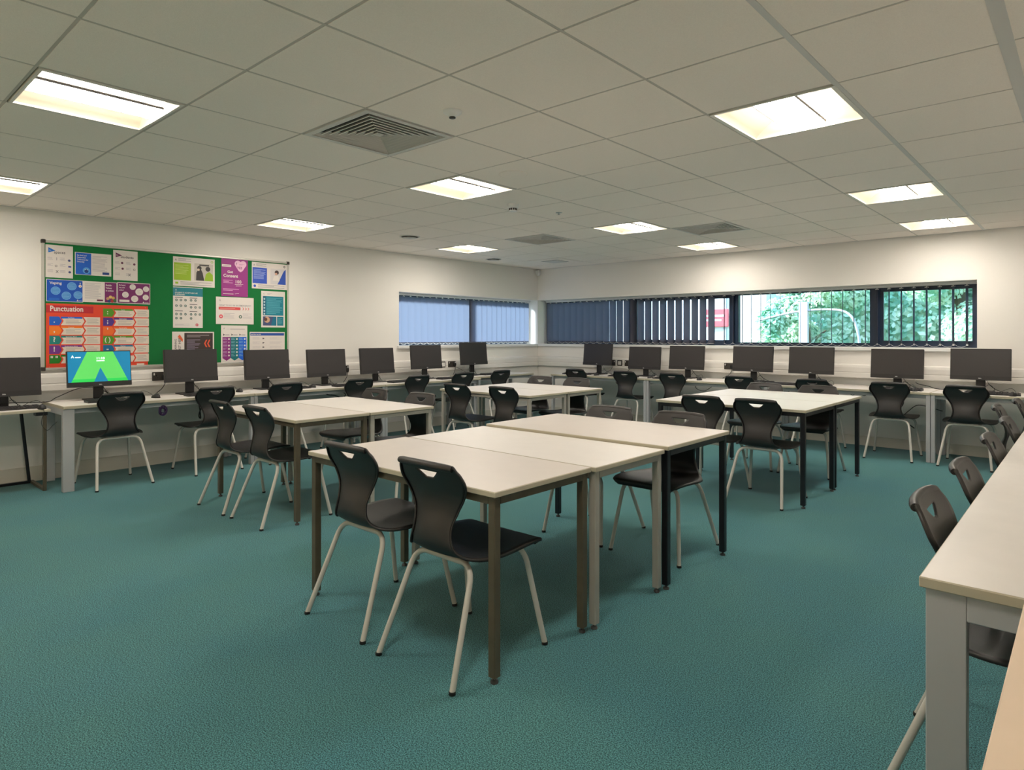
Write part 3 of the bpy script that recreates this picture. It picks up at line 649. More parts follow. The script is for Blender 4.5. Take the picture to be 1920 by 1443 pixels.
# ------------------------------------------------------------------ flat sheets (posters, the lit screen)
def text_mesh(txt, size, off=0, align='LEFT', sx=1):
    cu = bpy.data.curves.new('t', 'FONT'); cu.body = txt; cu.size = size; cu.offset = off; cu.align_x = align; cu.resolution_u = 2
    ob = bpy.data.objects.new('t', cu); me = bpy.data.meshes.new_from_object(ob)
    vs = [(v.co.x*sx, v.co.y) for v in me.vertices]; fs = [tuple(p.vertices) for p in me.polygons]
    bpy.data.objects.remove(ob); bpy.data.curves.remove(cu); bpy.data.meshes.remove(me); return vs, fs
class Sheet:
    """u to the right, v up, n out of the sheet; basis chosen by axes."""
    def __init__(s, w, h, base, th=.0008, ax='x', step=.00025):
        s.w, s.h, s.mb, s.ax, s.n, s.step = w, h, MB(), ax, th, step
        if base: s.solid(0, 0, w, h, 0, th, base)
    def P(s, u, v, n):
        return (n, u, v) if s.ax == 'x' else (u, -n, v)
    def solid(s, u0, v0, u1, v1, n0, n1, m):
        c = [s.P(u, v, n) for n in (n0, n1) for u, v in ((u0,v0),(u1,v0),(u1,v1),(u0,v1))]
        s.mb.add(c, [(0,1,2,3),(4,5,6,7),(0,1,5,4),(1,2,6,5),(2,3,7,6),(3,0,4,7)], m)
    def poly(s, pts, m, L=1): s.mb.add([s.P(u*s.w, v*s.h, s.n+L*s.step) for u, v in pts], [tuple(range(len(pts)))], m)
    def rect(s, u0, v0, u1, v1, m, L=1): s.poly([(u0,v0),(u1,v0),(u1,v1),(u0,v1)], m, L)
    def circ(s, u, v, r, m, L=2, n=18, r0=None):
        A = [(u+r*math.cos(2*math.pi*k/n), v+r*s.w/s.h*math.sin(2*math.pi*k/n)) for k in range(n)]
        if r0 is None: return s.poly(A, m, L)
        B = [(u+r0*math.cos(2*math.pi*k/n), v+r0*s.w/s.h*math.sin(2*math.pi*k/n)) for k in range(n)]
        s.mb.add([s.P(a*s.w, b*s.h, s.n+L*s.step) for a, b in A+B], [(k, (k+1) % n, n+(k+1) % n, n+k) for k in range(n)], m)
    def text(s, txt, u, v, size, m, L=3, off=0, align='LEFT', sx=1, rot=0):
        vs, fs = text_mesh(txt, size*s.h, off*size*s.h, align, sx)
        if rot: vs = [(-y, x) for x, y in vs]
        s.mb.add([s.P(u*s.w+x, v*s.h+y, s.n+L*s.step) for x, y in vs], fs, m)
    def lines(s, u0, u1, v1, v0, n, m, L=2, fill=.42, seed=1):
        rr = random.Random(seed); st = (v1-v0)/n
        for k in range(n):
            e = u1-(u1-u0)*rr.choice((0, 0, .08, .15, .4)); v = v1-(k+.5)*st; s.rect(u0, v-st*fill/2, e, v+st*fill/2, m, L)
    def build(s, name, parent=None, loc=(0,0,0)): return s.mb.build(name, parent, loc, fix=False)
I = ink; Wt = I(226, 218, 212); Gy = I(150, 145, 150); Dk = I(70, 64, 72); LG = I(188, 180, 184)
BX = WL+.022                                                # face of the board felt
Fp, CYp = 1210.3, 629.7
def onb(px, py, X=BX):
    u = (px-960)/Fp; vx, vy = fx+u*fy, fy-u*fx; d = (X-1.44)/vx; return -1.87+d*vy, 1.272-(py-CYp)*d/Fp
# notice board
t = empty('notice_board', (WL, -.405, .968)); BW, BH = 2.358, 1.155
MB().box(.002, .021, .01, BW-.01, .01, BH-.01, M['green']).build('felt', t)
b = MB()
for y0, y1, z0, z1 in ((0, BW, 0, .022), (0, BW, BH-.022, BH), (0, .022, .022, BH-.022), (BW-.022, BW, .022, BH-.022)): b.cbox(0, .03, y0, y1, z0, z1, M['alu'], .004)
b.build('frame', t)
cc = MB().cbox(0, .034, -.006, .03, -.006, .03, M['sock'], .006); c0 = None
for y, z in ((0, 0), (BW-.024, 0), (0, BH-.024), (BW-.024, BH-.024)):
    if c0 is None: c0 = cc.build('corner_cap', t, (0, y, z))
    else: o = c0.copy(); C.objects.link(o); o.location = (0, y, z)
tag(t, 'green felt notice board in aluminium frame on the left wall', 'notice board')
def place(px, base, zoomoff, name, label, draw, aspect=None, layer=0):
    (tlx, tly), (trx, try_), (blx, bly), (brx, bry) = [(zoomoff[0]+x/5.55, zoomoff[1]+y/5.55) for x, y in px]
    a, b, c, d = onb(tlx, tly), onb(trx, try_), onb(blx, bly), onb(brx, bry)
    y0, y1 = (a[0]+c[0])/2, (b[0]+d[0])/2; z1 = (a[1]+b[1])/2; z0 = (c[1]+d[1])/2
    if aspect: z0 = z1-(y1-y0)*aspect
    s = Sheet(y1-y0, z1-z0, base); draw(s)
    for u, v in ((.03, .975), (.97, .975), (.03, .03), (.97, .03)): s.circ(u, v, .0022/s.w*1.0, M['steel'], 5, 8)
    o = s.build(name, None, (BX+.0006+layer*.0015, y0, z0)); return tag(o, label, 'poster', 'posters pinned to the notice board')
O1 = (70, 440); O2 = (300, 440)
def flagpost(word, col, icons):
    def f(s):
        s.poly([(.10, .92), (.36, .83), (.10, .76)], col, 1); s.text('the', .12, .82, .045, Wt, 2, .01)
        s.text(word, .30, .745, .115, Dk, 2, .012)
        for r_ in range(3):
            for c_ in range(2): s.lines(.07+.45*c_, .27+.45*c_, .63-.19*r_, .54-.19*r_, 3, LG, 1, seed=r_)
        for u, v, k in icons:
            if k == 0: s.circ(u, v, .045, Dk, 2, r0=.03)
            elif k == 1: s.rect(u-.012, v-.045, u+.012, v+.045, Gy, 2)
            elif k == 2: s.poly([(u-.05, v-.035), (u-.04, v-.045), (u+.05, v+.035), (u+.04, v+.045)], Dk, 2); s.poly([(u-.05, v+.035), (u-.04, v+.045), (u+.05, v-.035), (u+.04, v-.045)], Dk, 2)
            elif k == 3: s.rect(u-.055, v-.025, u+.055, v+.025, I(60, 70, 150), 2)
            else: s.circ(u, v, .05, I(70, 80, 130) if word == 'spaces' else I(110, 50, 80), 2)
    return f
place([(88,100),(370,122),(80,440),(370,455)], Wt, O1, 'poster', 'white poster reading spaces with a blue flag, top left of board', flagpost('spaces', I(20, 110, 200), [(.40,.58,1),(.86,.55,4),(.38,.36,0),(.88,.36,3),(.42,.19,2),(.88,.19,4)]))
place([(790,155),(1043,178),(788,468),(1043,483)], Wt, O1, 'poster', 'white poster reading students with a purple flag', flagpost('students', I(105, 35, 85), [(.36,.58,4),(.86,.56,4),(.38,.39,4),(.86,.38,0),(.66,.19,2)]))
def kind_(s):
    s.rect(.02, .02, .44, .98, I(20, 95, 200), 1)
    for k, w_ in enumerate(('Be kind and', 'Respectful:', 'Tolerance for', 'Diversity')): s.text(w_, .06, .84-.095*k, .085, Wt, 2, .02, sx=.9)
    s.circ(.31, .20, .10, I(90, 160, 225), 2); s.circ(.31, .17, .055, I(20, 60, 130), 3); s.circ(.28, .24, .015, Wt, 3, 8); s.circ(.34, .24, .015, Wt, 3, 8)
    s.lines(.47, .88, .90, .18, 13, LG, 1); s.rect(.75, .06, .94, .17, I(25, 60, 130), 2)
place([(392,180),(770,207),(388,412),(768,435)], Wt, O1, 'poster', 'half blue half white landscape poster in the top row', kind_)
def vap(s):
    s.rect(.015, .02, .985, .98, I(10, 80, 185), 1); s.text('Vaping', .09, .78, .17, Wt, 2, .02)
    for u, v, r_ in ((.25,.49,.13),(.69,.72,.13),(.54,.28,.13),(.86,.33,.125)): s.circ(u, v, r_, I(120, 180, 235), 2); s.circ(u, v, r_*.9, I(85, 150, 215), 3, 20); s.lines(u-.08, u+.08, v+.12, v-.12, 4, I(130, 180, 230), 4, .2)
    s.circ(.92, .74, .045, Wt, 3); s.poly([(.905, .82), (.935, .82), (.93, .9), (.91, .9)], Wt, 3); s.circ(.92, .74, .018, I(200, 60, 40), 4)
    s.rect(.07, .06, .35, .16, I(30, 100, 200), 2); s.poly([(.82, .05), (.85, .13), (.88, .05)], Wt, 2); s.rect(.885, .06, .96, .08, Wt, 2)
place([(92,455),(475,480),(90,695),(475,700)], Wt, O1, 'poster', 'blue Vaping poster with pale circles', vap)
def brit(s):
    s.lines(.05, .52, .93, .16, 15, LG, 1); s.rect(.40, .06, .58, .14, I(110, 30, 70), 2); s.rect(.63, .02, .985, .98, I(120, 35, 100), 1)
    for k, w_ in enumerate(('British', 'Values', 'in action')): s.text(w_, .66, .81-.13*k, .115, Wt, 2, .02, sx=.85)
    for u, v, c_ in ((.72,.2,I(200,150,110)),(.80,.28,I(225,190,120)),(.88,.24,I(210,170,90)),(.93,.12,I(60,110,60)),(.76,.08,I(50,60,120)),(.85,.08,I(170,50,50))): s.circ(u, v, .05, c_, 3+8*u)
place([(475,480),(830,497),(475,698),(828,710)], Wt, O1, 'poster', 'British Values in action poster, white with a purple panel', brit)
def smart(s):
    s.rect(.015, .03, .985, .97, I(118, 38, 100), 1)
    for k, w_ in enumerate(('Be heard,', 'stay safe', 'online!')): s.text(w_, .05, .84-.115*k, .085, Wt, 2, .02, sx=.85)
    for u, v, r_ in ((.46,.80,.095),(.66,.58,.12),(.87,.73,.095),(.24,.42,.10),(.52,.24,.11),(.86,.33,.095)): s.circ(u, v, r_, Wt, 2); s.lines(u-.06, u+.06, v+.1, v-.1, 4, LG, 3, .25)
    s.rect(.06, .08, .36, .18, Wt, 2); s.poly([(.76, .05), (.79, .13), (.82, .05)], Wt, 2); s.rect(.83, .055, .95, .08, Wt, 2)
place([(832,492),(1175,510),(832,712),(1172,725)], Wt, O1, 'poster', 'purple poster with six white circles', smart)
def punct(s):
    s.rect(0, .86, .44, .97, I(190, 38, 48), 1); s.text('Punctuation', .035, .885, .115, Wt, 3, .022, sx=.80)
    cl = {0: [(25,95,200), (245,125,30), (25,130,125), (115,50,140), (30,120,30)], 1: [(85,150,30), (80,50,140), (240,110,40), (80,150,30), (20,110,160), (225,60,40)]}
    sy = {0: ['.', ',', '?', '!', '" "'], 1: [':', ';', "'", '( )', '-', '']}
    hd = {0: ['Full Stop', 'Comma', 'Question Mark', 'Exclamation Mark', 'Speech Marks'], 1: ['Colon', 'Semi-colon', 'Apostrophe', 'Brackets', 'Hyphen', 'Dash']}
    cream = I(228, 214, 200)
    for c_ in (0, 1):
        u0 = .03+.505*c_; top = .80 if c_ == 0 else .945
        for k in range(len(cl[c_])):
            v1 = top-.1475*k; v0 = v1-.132; vm = (v0+v1)/2; col = I(*cl[c_][k])
            s.poly([(u0, v0), (u0+.09, v0), (u0+.115, vm), (u0+.09, v1), (u0, v1)], col, 1)
            s.poly([(u0+.105, v0), (u0+.30, v0), (u0+.325, vm), (u0+.30, v1), (u0+.105, v1), (u0+.13, vm)], cream, 1)
            s.poly([(u0+.105, v1-.028), (u0+.307, v1-.028), (u0+.30, v1), (u0+.105, v1)], col, 2); s.text(hd[c_][k], u0+.2, v1-.024, .024, Wt, 4, .02, 'CENTER')
            s.poly([(u0+.315, v0), (u0+.475, v0), (u0+.475, v1), (u0+.315, v1), (u0+.34, vm)], cream, 1)
            s.text(sy[c_][k], u0+.045, vm-.025, .10, Wt, 3, .03, 'CENTER')
            s.lines(u0+.15, u0+.29, v1-.04, v0+.015, 4, Gy, 3, .28, k); s.lines(u0+.35, u0+.46, v1-.02, v0+.02, 5, Gy, 3, .25, k+7)
    s.rect(.88, .012, .96, .045, cream, 2)
place([(98,712),(1160,745),(78,1390),(1142,1368)], I(226, 70, 40), O1, 'poster', 'large orange red Punctuation poster at lower left of the board', punct)
def stud(c1, c2):
    def f(s):
        s.text('A', .04, .86, .10, Dk, 2); s.lines(.12, .42, .96, .85, 3, Gy, 2, .4); s.rect(.02, .20, .42, .80, c1, 1)
        s.lines(.05, .36, .74, .40, 8, c2, 2, .3); s.rect(.50, .22, .96, .82, I(198, 190, 180), 1)
        dk = I(52, 46, 46)
        s.poly([(.54,.22),(.55,.5),(.60,.62),(.66,.62),(.70,.5),(.74,.22)], dk, 2); s.circ(.62, .66, .055, dk, 2); s.rect(.62, .74, .86, .79, dk, 2)
        s.poly([(.74,.22),(.78,.46),(.86,.55),(.95,.45),(.96,.22)], c1, 2.6); s.circ(.83, .64, .06, dk, 3); s.circ(.60, .60, .03, I(220, 200, 180), 3)
        s.circ(.93, .90, .03, c1, 2, r0=.018); s.rect(.05, .07, .12, .14, c1, 2); s.lines(.17, .92, .17, .04, 3, Gy, 2, .35)
    return f
place([(135,222),(570,260),(135,530),(567,548)], Wt, O2, 'poster', 'poster with a lime green panel and a photo of two people', stud(I(150, 185, 25), I(200, 215, 120)))
def stud2(s):
    c1, c2 = I(50, 85, 190), I(170, 185, 230); s.text('A', .04, .86, .10, Dk, 2); s.lines(.12, .40, .96, .85, 3, Gy, 2, .4); s.rect(.02, .20, .42, .80, c1, 1); s.lines(.05, .38, .74, .36, 9, c2, 2, .35)
    s.rect(.52, .20, .96, .80, I(210, 205, 205), 1); s.poly([(.72,.20),(.96,.20),(.96,.80),(.90,.72)], I(45, 80, 175), 2); s.circ(.70, .66, .06, I(60, 45, 45), 3); s.circ(.68, .60, .035, I(205, 160, 140), 4)
    s.poly([(.58,.34),(.62,.52),(.74,.54),(.78,.34)], Wt, 3); s.circ(.92, .90, .03, Dk, 2, r0=.015); s.circ(.08, .10, .035, c1, 2); s.lines(.17, .92, .17, .04, 3, Gy, 2, .35)
place([(955,285),(1330,308),(955,555),(1312,577)], Wt, O2, 'poster', 'poster with a blue panel and a photo, top right of the board', stud2)
def consent(s):
    pk = I(235, 190, 215); s.circ(.62, .87, .125, pk, 1, 24); s.circ(.82, .87, .125, pk, 1.6, 24); s.poly([(.64,.69),(.72,.655),(.80,.69),(.94,.845),(.50,.845)], pk, 2.2)
    s.text('?', .54, .835, .09, I(100, 25, 85), 4, .02); s.lines(.66, .88, .875, .835, 2, I(190, 130, 175), 4, .4); s.text('YES', .585, .735, .09, I(120, 30, 100), 4, .02)
    s.rect(.02, .775, .36, .835, Wt, 2); s.lines(.05, .32, .82, .79, 1, I(190, 120, 170), 3)
    s.text('Get', .22, .615, .095, Wt, 3, .03); s.text('Consent', .07, .505, .115, Wt, 3, .03, sx=.98); s.text('100', .50, .355, .12, Wt, 3, .02)
    s.poly([(.50,.325),(.82,.335),(.82,.325),(.50,.312)], Wt, 3); s.poly([(.54,.29),(.76,.298),(.76,.286),(.54,.276)], Wt, 3)
    s.lines(.07, .42, .44, .34, 3, I(225, 170, 210), 2, .35); s.lines(.06, .66, .21, .14, 2, I(225, 170, 210), 2, .4); s.lines(.06, .45, .08, .05, 1, Wt, 2, .5)
    s.poly([(.5,.075),(.66,.095),(.66,.085),(.5,.065)], Wt, 3)
place([(637,238),(915,262),(637,635),(910,650)], I(150, 45, 130), O2, 'poster', 'magenta Get Consent poster with a pale heart', consent, layer=1)
def acc(s):
    s.rect(0, .78, 1, .985, I(20, 125, 140), 1); s.text('A', .07, .905, .06, Wt, 2); s.text('STUDENT IT ACCEPTABLE USE', .06, .845, .042, Wt, 2, .02, sx=.93); s.text('GUIDELINES', .06, .80, .042, Wt, 2, .02)
    g = I(50, 95, 90)
    for v, cs in ((.68,(.11,.26,.41,.60,.75)),(.54,(.11,.26,.41)),(.51,(.60,.75,.90)),(.335,(.11,.26,.41,.60,.75,.90)),(.235,(.11,.26,.60))):
        for k, u in enumerate(cs): s.circ(u, v, .042, g, 2, 14, r0=.022); s.circ(u, v, .012, g, 2, 8)
    for u, v in ((.06,.735),(.55,.73),(.55,.575),(.06,.405),(.55,.40)): s.rect(u, v, u+.26, v+.014, Dk, 2)
    s.lines(.06, .55, .10, .05, 3, LG, 1); s.circ(.80, .075, .05, I(210, 70, 90), 2, r0=.02)
place([(135,540),(448,552),(135,968),(440,968)], Wt, O2, 'poster', 'white poster with a teal header and rows of small round icons', acc)
def emer(s):
    s.text('A', .08, .84, .10, Gy, 2); s.text('WHAT TO DO IN AN EMERGENCY?', .08, .665, .082, Gy, 2, .01, sx=.92); s.rect(.07, .53, .64, .63, I(215, 75, 75), 1); s.lines(.10, .50, .61, .55, 1, I(230, 150, 140), 2)
    for k in range(3):
        u = .69+.07*k; s.poly([(u,.53),(u+.02,.53),(u+.05,.58),(u+.02,.63),(u,.63),(u+.03,.58)], I(215, 75, 80), 2)
    s.circ(.13, .28, .05, I(215, 75, 90), 2); s.circ(.13, .28, .02, Wt, 3); s.circ(.64, .28, .045, I(80, 110, 95), 2); s.circ(.64, .28, .02, Wt, 3)
    s.lines(.2, .48, .42, .2, 5, LG, 1, .3); s.lines(.70, .95, .42, .2, 5, LG, 1, .3)
place([(583,645),(975,657),(577,928),(970,932)], Wt, O2, 'poster', 'white landscape poster about an emergency with red arrows', emer, layer=2)
def teal(s):
    s.text('A', .08, .90, .06, Gy, 2); s.lines(.25, .45, .95, .90, 2, LG, 2); s.rect(.07, .33, .93, .86, I(15, 125, 145), 1); s.rect(.07, .33, .19, .86, I(35, 100, 125), 2); s.lines(.22, .88, .82, .37, 16, I(110, 185, 200), 2, .3)
    for k in range(6): s.circ(.13, .78-.082*k, .035, I(190, 215, 220), 3, 10)
    s.rect(.07, .05, .63, .30, I(70, 80, 120), 1); s.circ(.24, .21, .12, I(205, 160, 130), 2); s.circ(.18, .22, .07, I(90, 60, 50), 3); s.poly([(.40,.05),(.63,.05),(.63,.30),(.50,.30)], I(15, 110, 140), 3); s.rect(.66, .05, .93, .30, I(15, 120, 140), 1); s.lines(.70, .88, .26, .09, 6, I(110, 185, 200), 2, .3)
place([(1055,585),(1300,592),(1050,962),(1300,965)], Wt, O2, 'poster', 'poster with a large teal text block at the right edge of the board', teal)
def lost(s):
    s.rect(.28, .12, .97, .96, I(62, 50, 48), 1); s.lines(.34, .88, .90, .78, 2, I(150, 140, 140), 2, .5); s.lines(.34, .66, .72, .28, 9, I(140, 130, 150), 2, .4, 3)
    for k in range(2):
        u = .76+.075*k; s.poly([(u+.06,.42),(u+.075,.42),(u+.03,.56),(u+.075,.70),(u+.04,.70),(u-.005,.56),(u+.035,.42)], I(225, 85, 50), 3)
    s.text('LEARNING', .10, .25, .10, Dk, 2, .01, rot=1); s.text('LOST HERE', .20, .2, .13, Dk, 2, .01, rot=1)
    for k in range(5): s.poly([(.12+.02*k, .80-.03*k), (.17+.02*k, .90-.04*k), (.24, .74-.03*k)], I(225, 100, 60), 3.5+.6*k)
place([(125,1010),(562,1008),(128,1300),(560,1300)], Wt, O2, 'poster', 'poster with a dark panel and two orange chevrons', lost, aspect=.66)
def three(s):
    s.text('A', .08, .90, .06, Gy, 2); s.rect(.34, .90, .90, .915, Gy, 2); s.rect(.20, .905, .34, .912, LG, 2)
    for k, c_ in enumerate((I(140, 45, 125), I(20, 115, 120), I(25, 100, 215))):
        u0, u1 = .05+.305*k, .355+.305*k; s.poly([(u0, .16), ((u0+u1)/2, .09), (u1, .16), (u1, .70), (u0, .70)], c_, 1); s.poly([(u0+.03,.79),(u0+.09,.76),(u0+.03,.73)], Dk, 2); s.rect(u0+.1, .745, u0+.26, .765, Gy, 2)
        for r_ in range(6):
            s.lines(u0+.02, u0+.17, .68-.085*r_, .625-.085*r_, 3, I(200, 170, 205) if k == 0 else I(140, 190, 210), 2, .35, r_); s.circ(u0+.24, .65-.085*r_, .035 if r_ != 1 else .02, Wt, 2, 10)
place([(640,943),(915,943),(630,1345),(900,1345)], Wt, O2, 'poster', 'poster with purple, teal and blue arrow columns', three, layer=1)
def tabl(s):
    s.rect(.02, .86, .98, .96, I(30, 75, 160), 1); s.text('BRITISH VALUES', .04, .885, .055, Wt, 2, .02); 
    for k in range(4): s.poly([(.36, .78-.17*k), (.42, .75-.17*k), (.36, .71-.17*k)], Dk, 2); s.lines(.08, .30, .80-.17*k, .70-.17*k, 4, LG, 1, .25, k); s.lines(.56, .92, .80-.17*k, .70-.17*k, 5, LG, 1, .25, k+3)
place([(932,1010),(1297,1012),(932,1300),(1297,1300)], Wt, O2, 'poster', 'white poster with a blue header bar, lower right of the board', tabl, aspect=.69)

# ------------------------------------------------------------------ monitors, keyboards, mice
def make_monitor(on=False):
    """stands on z=0, faces -Y locally; screen plane about y=0."""
    t = empty('computer_monitor', (0, 0, 0)); w_, h_ = .505, .318; zb = .118; tilt = R(-6)
    Rm = Matrix.Rotation(tilt, 4, 'X'); piv = Vector((0, .01, zb+h_/2))
    def T_(mb): mb.v = [tuple(piv+Rm @ (Vector(v)-piv)) for v in mb.v]; return mb
    b = MB(); b.cbox(-w_/2, w_/2, -.002, .028, zb, zb+h_, M['mon'], .003); b.cbox(-.17, .17, .028, .048, zb+.04, zb+h_-.06, M['mon'], .01)
    b.box(-w_/2, w_/2, -.0045, -.002, zb+.0, zb+.041, M['mon']); T_(b).build('housing', t)
    if not on:
        q = MB().box(-w_/2+.007, w_/2-.007, -.0035, -.0021, zb+.043, zb+h_-.007, M['scr']); T_(q).build('screen', t)
    else:
        em = lambda n, c, e: mat(n, c, .5, emit=e)
        s = Sheet(w_-.014, h_-.05, em('screen_blue', s2l(0, 120, 165), .5), .0008, 'y', .0002)
        gm = em('screen_green', s2l(90, 205, 95), .5); wm = em('screen_white', (.85, .95, .95), .8); g2 = em('screen_green_deep', s2l(35, 195, 80), .5)
        s.poly([(.045,.0),(.30,1),(.715,1),(.955,.0),(.625,.0),(.505,.47),(.40,.0)], gm, 1)
        s.poly([(.045,.0),(.0705,.10),(.422,.10),(.40,.0)], g2, 2); s.poly([(.955,.0),(.931,.10),(.598,.10),(.625,.0)], g2, 2)
        s.poly([(.05,.80),(.075,.90),(.10,.80),(.085,.80),(.075,.845),(.065,.80)], wm, 2); s.rect(.115, .80, .20, .835, wm, 2)
        s.text('11:10', .51, .74, .115, wm, 3, .03, 'CENTER'); s.rect(.445, .68, .575, .705, wm, 2)
        s.mb.v = [(v[0]-w_/2+.007, v[1]-.0025, v[2]+zb+.043) for v in s.mb.v]; T_(s.mb).build('screen', t, fix=False)
    vs, fs = text_mesh('DELL', .011, .0004, 'CENTER'); q = MB().add([(x, -.0048, zb+.014+y) for x, y in vs], fs, M['logo']); T_(q).build('logo', t, fix=False)
    b = MB(); b.cbox(-.04, .04, .035, .06, .012, zb+.17, M['stand'], .004); b.build('stand_neck', t)
    b = MB(); b.cbox(-.115, .115, -.08, .11, 0, .012, M['stand'], .005); b.build('stand_base', t)
    c = MB(); c.tube(curve([(.03,.05,zb+.06),(.05,.075,zb-.01),(.09,.09,.05),(.16,.12,.006),(.22,.13,.004)]), .0028, M['cable'], 6)
    c.tube(curve([(-.01,.05,zb+.05),(-.03,.08,.09),(.02,.1,.045),(.07,.07,.075),(.11,.10,.02),(.05,.13,.004)]), .002, M['cable'], 6); c.build('cable', t)
    return t
def make_keyboard():
    t = empty('keyboard', (0, 0, 0)); b = MB(); w_, d = .44, .125
    vs = [(-w_/2,-d/2,0),(w_/2,-d/2,0),(w_/2,d/2,0),(-w_/2,d/2,0),(-w_/2,-d/2,.010),(w_/2,-d/2,.010),(w_/2,d/2,.022),(-w_/2,d/2,.022)]
    b.add(vs, [(0,3,2,1),(4,5,6,7),(0,1,5,4),(1,2,6,5),(2,3,7,6),(3,0,4,7)], M['key']); b.build('body', t)
    k = MB()
    for r_ in range(6):
        for c_ in range(21):
            if c_ in (15, 18) or (r_ == 0 and 4 <= c_ <= 9): continue
            x = -w_/2+.012+c_*.0200; y = -d/2+.010+r_*.0185; z = .010+.012*(y+d/2)/d; k.box(x, x+.0165, y, y+.0155, z, z+.006, M['keyc'])
    k.box(-w_/2+.012+4*.02, -w_/2+.012+10*.02-.0035, -d/2+.010, -d/2+.0255, .011, .0175, M['keyc']); k.box(-w_/2+.010, w_/2-.010, -d/2+.008, d/2-.008, .0105, .0125, M['key']); k.build('keys', t); return t
def make_mouse():
    t = empty('computer_mouse', (0, 0, 0)); b = MB(); vs = []; fs = []; nu, nv = 14, 7
    for j in range(nv+1):
        ph = j/nv*math.pi/2
        for i in range(nu):
            a = 2*math.pi*i/nu; vs.append((.031*math.cos(a)*math.cos(ph)**.6, .056*math.sin(a)*math.cos(ph)**.6, .034*math.sin(ph)*(1-.25*math.sin(a))))
    for j in range(nv):
        for i in range(nu): fs.append((j*nu+i, j*nu+(i+1) % nu, (j+1)*nu+(i+1) % nu, (j+1)*nu+i))
    fs.append(tuple(range(nu))); b.add(vs, fs, M['key'], True); b.build('body', t)
    b = MB(); b.tube([(0,.026,.026),(0,.040,.022)], .004, M['logo'], 8); b.build('scroll_wheel', t)
    b = MB(); b.tube(curve([(0,.054,.010),(.01,.09,.03),(-.03,.15,.06),(-.09,.17,.04),(-.14,.19,.004)]), .0017, M['cable'], 6); b.build('cable', t); return t
MON = make_monitor(); MONL = make_monitor(True); KB = make_keyboard(); MS = make_mouse(); KB['k'] = 0; um = set()
del KB['k']
def put(src, loc, rot, label, cat, group=None):
    o = src if src.name not in um else copy_tree(src); um.add(src.name); o.location = loc; o.rotation_euler = (0, 0, rot); return tag(o, label, cat, group)
GM1, GM2 = 'monitors on the left wall desks', 'monitors on the back wall desks'
# (screen centre Y, bottom-of-screen height above the desk)
lm = [(-.72, 0, 'dark monitor on the low desk, cut by the left photo edge'), (-.03, 1, 'switched on monitor showing a green and blue screen reading 11:10'), (.763, .0, 'dark monitor beside the black wall socket, below the dark poster'), (1.554, 0, 'dark monitor below the lower right corner of the green board'),
      (2.283, 0, 'dark monitor on the plain wall just right of the green board'), (2.999, 0, 'dark monitor just left of the left window sill'), (3.797, .02, 'dark monitor under the left window, left of the sockets'), (4.688, .05, 'dark bluish monitor nearest the corner on the left wall')]
zb = [.665, .70, .70, .70, .70, .70, .70, .707]; zoff = [-.008, .002, .012, -.003, -.01, -.005, .022, .042]
def setz(o, dz):                                             # raise the head on its neck
    for ch in o.children:
        if ch.name.split('.')[0] in ('housing', 'screen', 'logo'): ch.location.z += dz
for (y, on, l), z, dz in zip(lm, zb, zoff):
    o = put(MONL if on == 1 else MON, (-5.185, y, z), R(90+(-3 if y > 3.5 else 0)), l, 'monitor', GM1)
    setz(o, dz)
bmx = [(-4.067, .023, 'dark monitor nearest the corner on the back wall desks'), (-3.272, -.012, 'dark monitor right of the three corner sockets'), (-2.627, .008, 'third dark monitor from the corner on the back wall'), (-1.729, .012, 'dark monitor hiding the double socket on the back wall'),
       (-1.033, .01, 'dark monitor in front of the wide clear pane'), (-.144, -.002, 'dark monitor above the chair left of the broad desk leg'), (.597, .012, 'rightmost dark monitor beside the end of the window')]
for x, dz, l in bmx:
    o = put(MON, (x, 6.175, .703), R(0), l, 'monitor', GM2); setz(o, dz)
GK, GU = 'keyboards on the wall desks', 'mice on the wall desks'
for x, y, z, rot, l in [(-5.13, -.70, .67, 92, 'keyboard on the low desk at the left photo edge'), (-4.95, .02, .70, 90, 'keyboard before the lit monitor'), (-4.95, .84, .70, 91, 'keyboard before the monitor beside the black socket'), (-4.98, 1.70, .70, 90, 'keyboard before the monitor at the board corner'),
      (-4.90, 2.42, .70, 90, 'keyboard left of centre on the left wall, plain wall monitor'), (-4.93, 3.22, .70, 90, 'long thin keyboard before the monitor left of the window'), (-4.93, 4.02, .70, 88, 'keyboard under the left end of the window'), (-5.08, 4.98, .707, 90, 'keyboard on the last desk near the corner')]:
    put(KB, (x, y, z+.0005), R(rot), l, 'keyboard', GK)
for x, y, rot, l in [(-4.25, 5.90, 2, 'keyboard on the back wall desk nearest the corner'), (-3.42, 5.86, -2, 'keyboard before the second monitor of the back wall'), (-2.70, 5.85, 0, 'keyboard before the third monitor of the back wall'), (-1.62, 5.97, 0, 'keyboard before the monitor hiding the socket'),
      (-1.20, 5.86, 1, 'keyboard left behind the chair at the clear pane'), (-.08, 5.92, 0, 'keyboard left of the broad desk leg, back wall'), (.72, 5.90, 3, 'keyboard at the right end of the back wall, catching light')]:
    put(KB, (x, y, .7035), R(rot), l, 'keyboard', GK)
for x, y, z, rot, l in [(-5.0, -.50, .67, 80, 'mouse at the end of the low left desk'), (-5.0, .37, .70, 100, 'mouse right of the chair before the lit monitor'), (-5.03, 1.17, .70, 85, 'mouse right of the second chair on the left wall'), (-5.0, 1.98, .70, 95, 'mouse right of the third chair on the left wall')]:
    put(MS, (x, y, z+.0005), R(rot), l, 'mouse', GU)
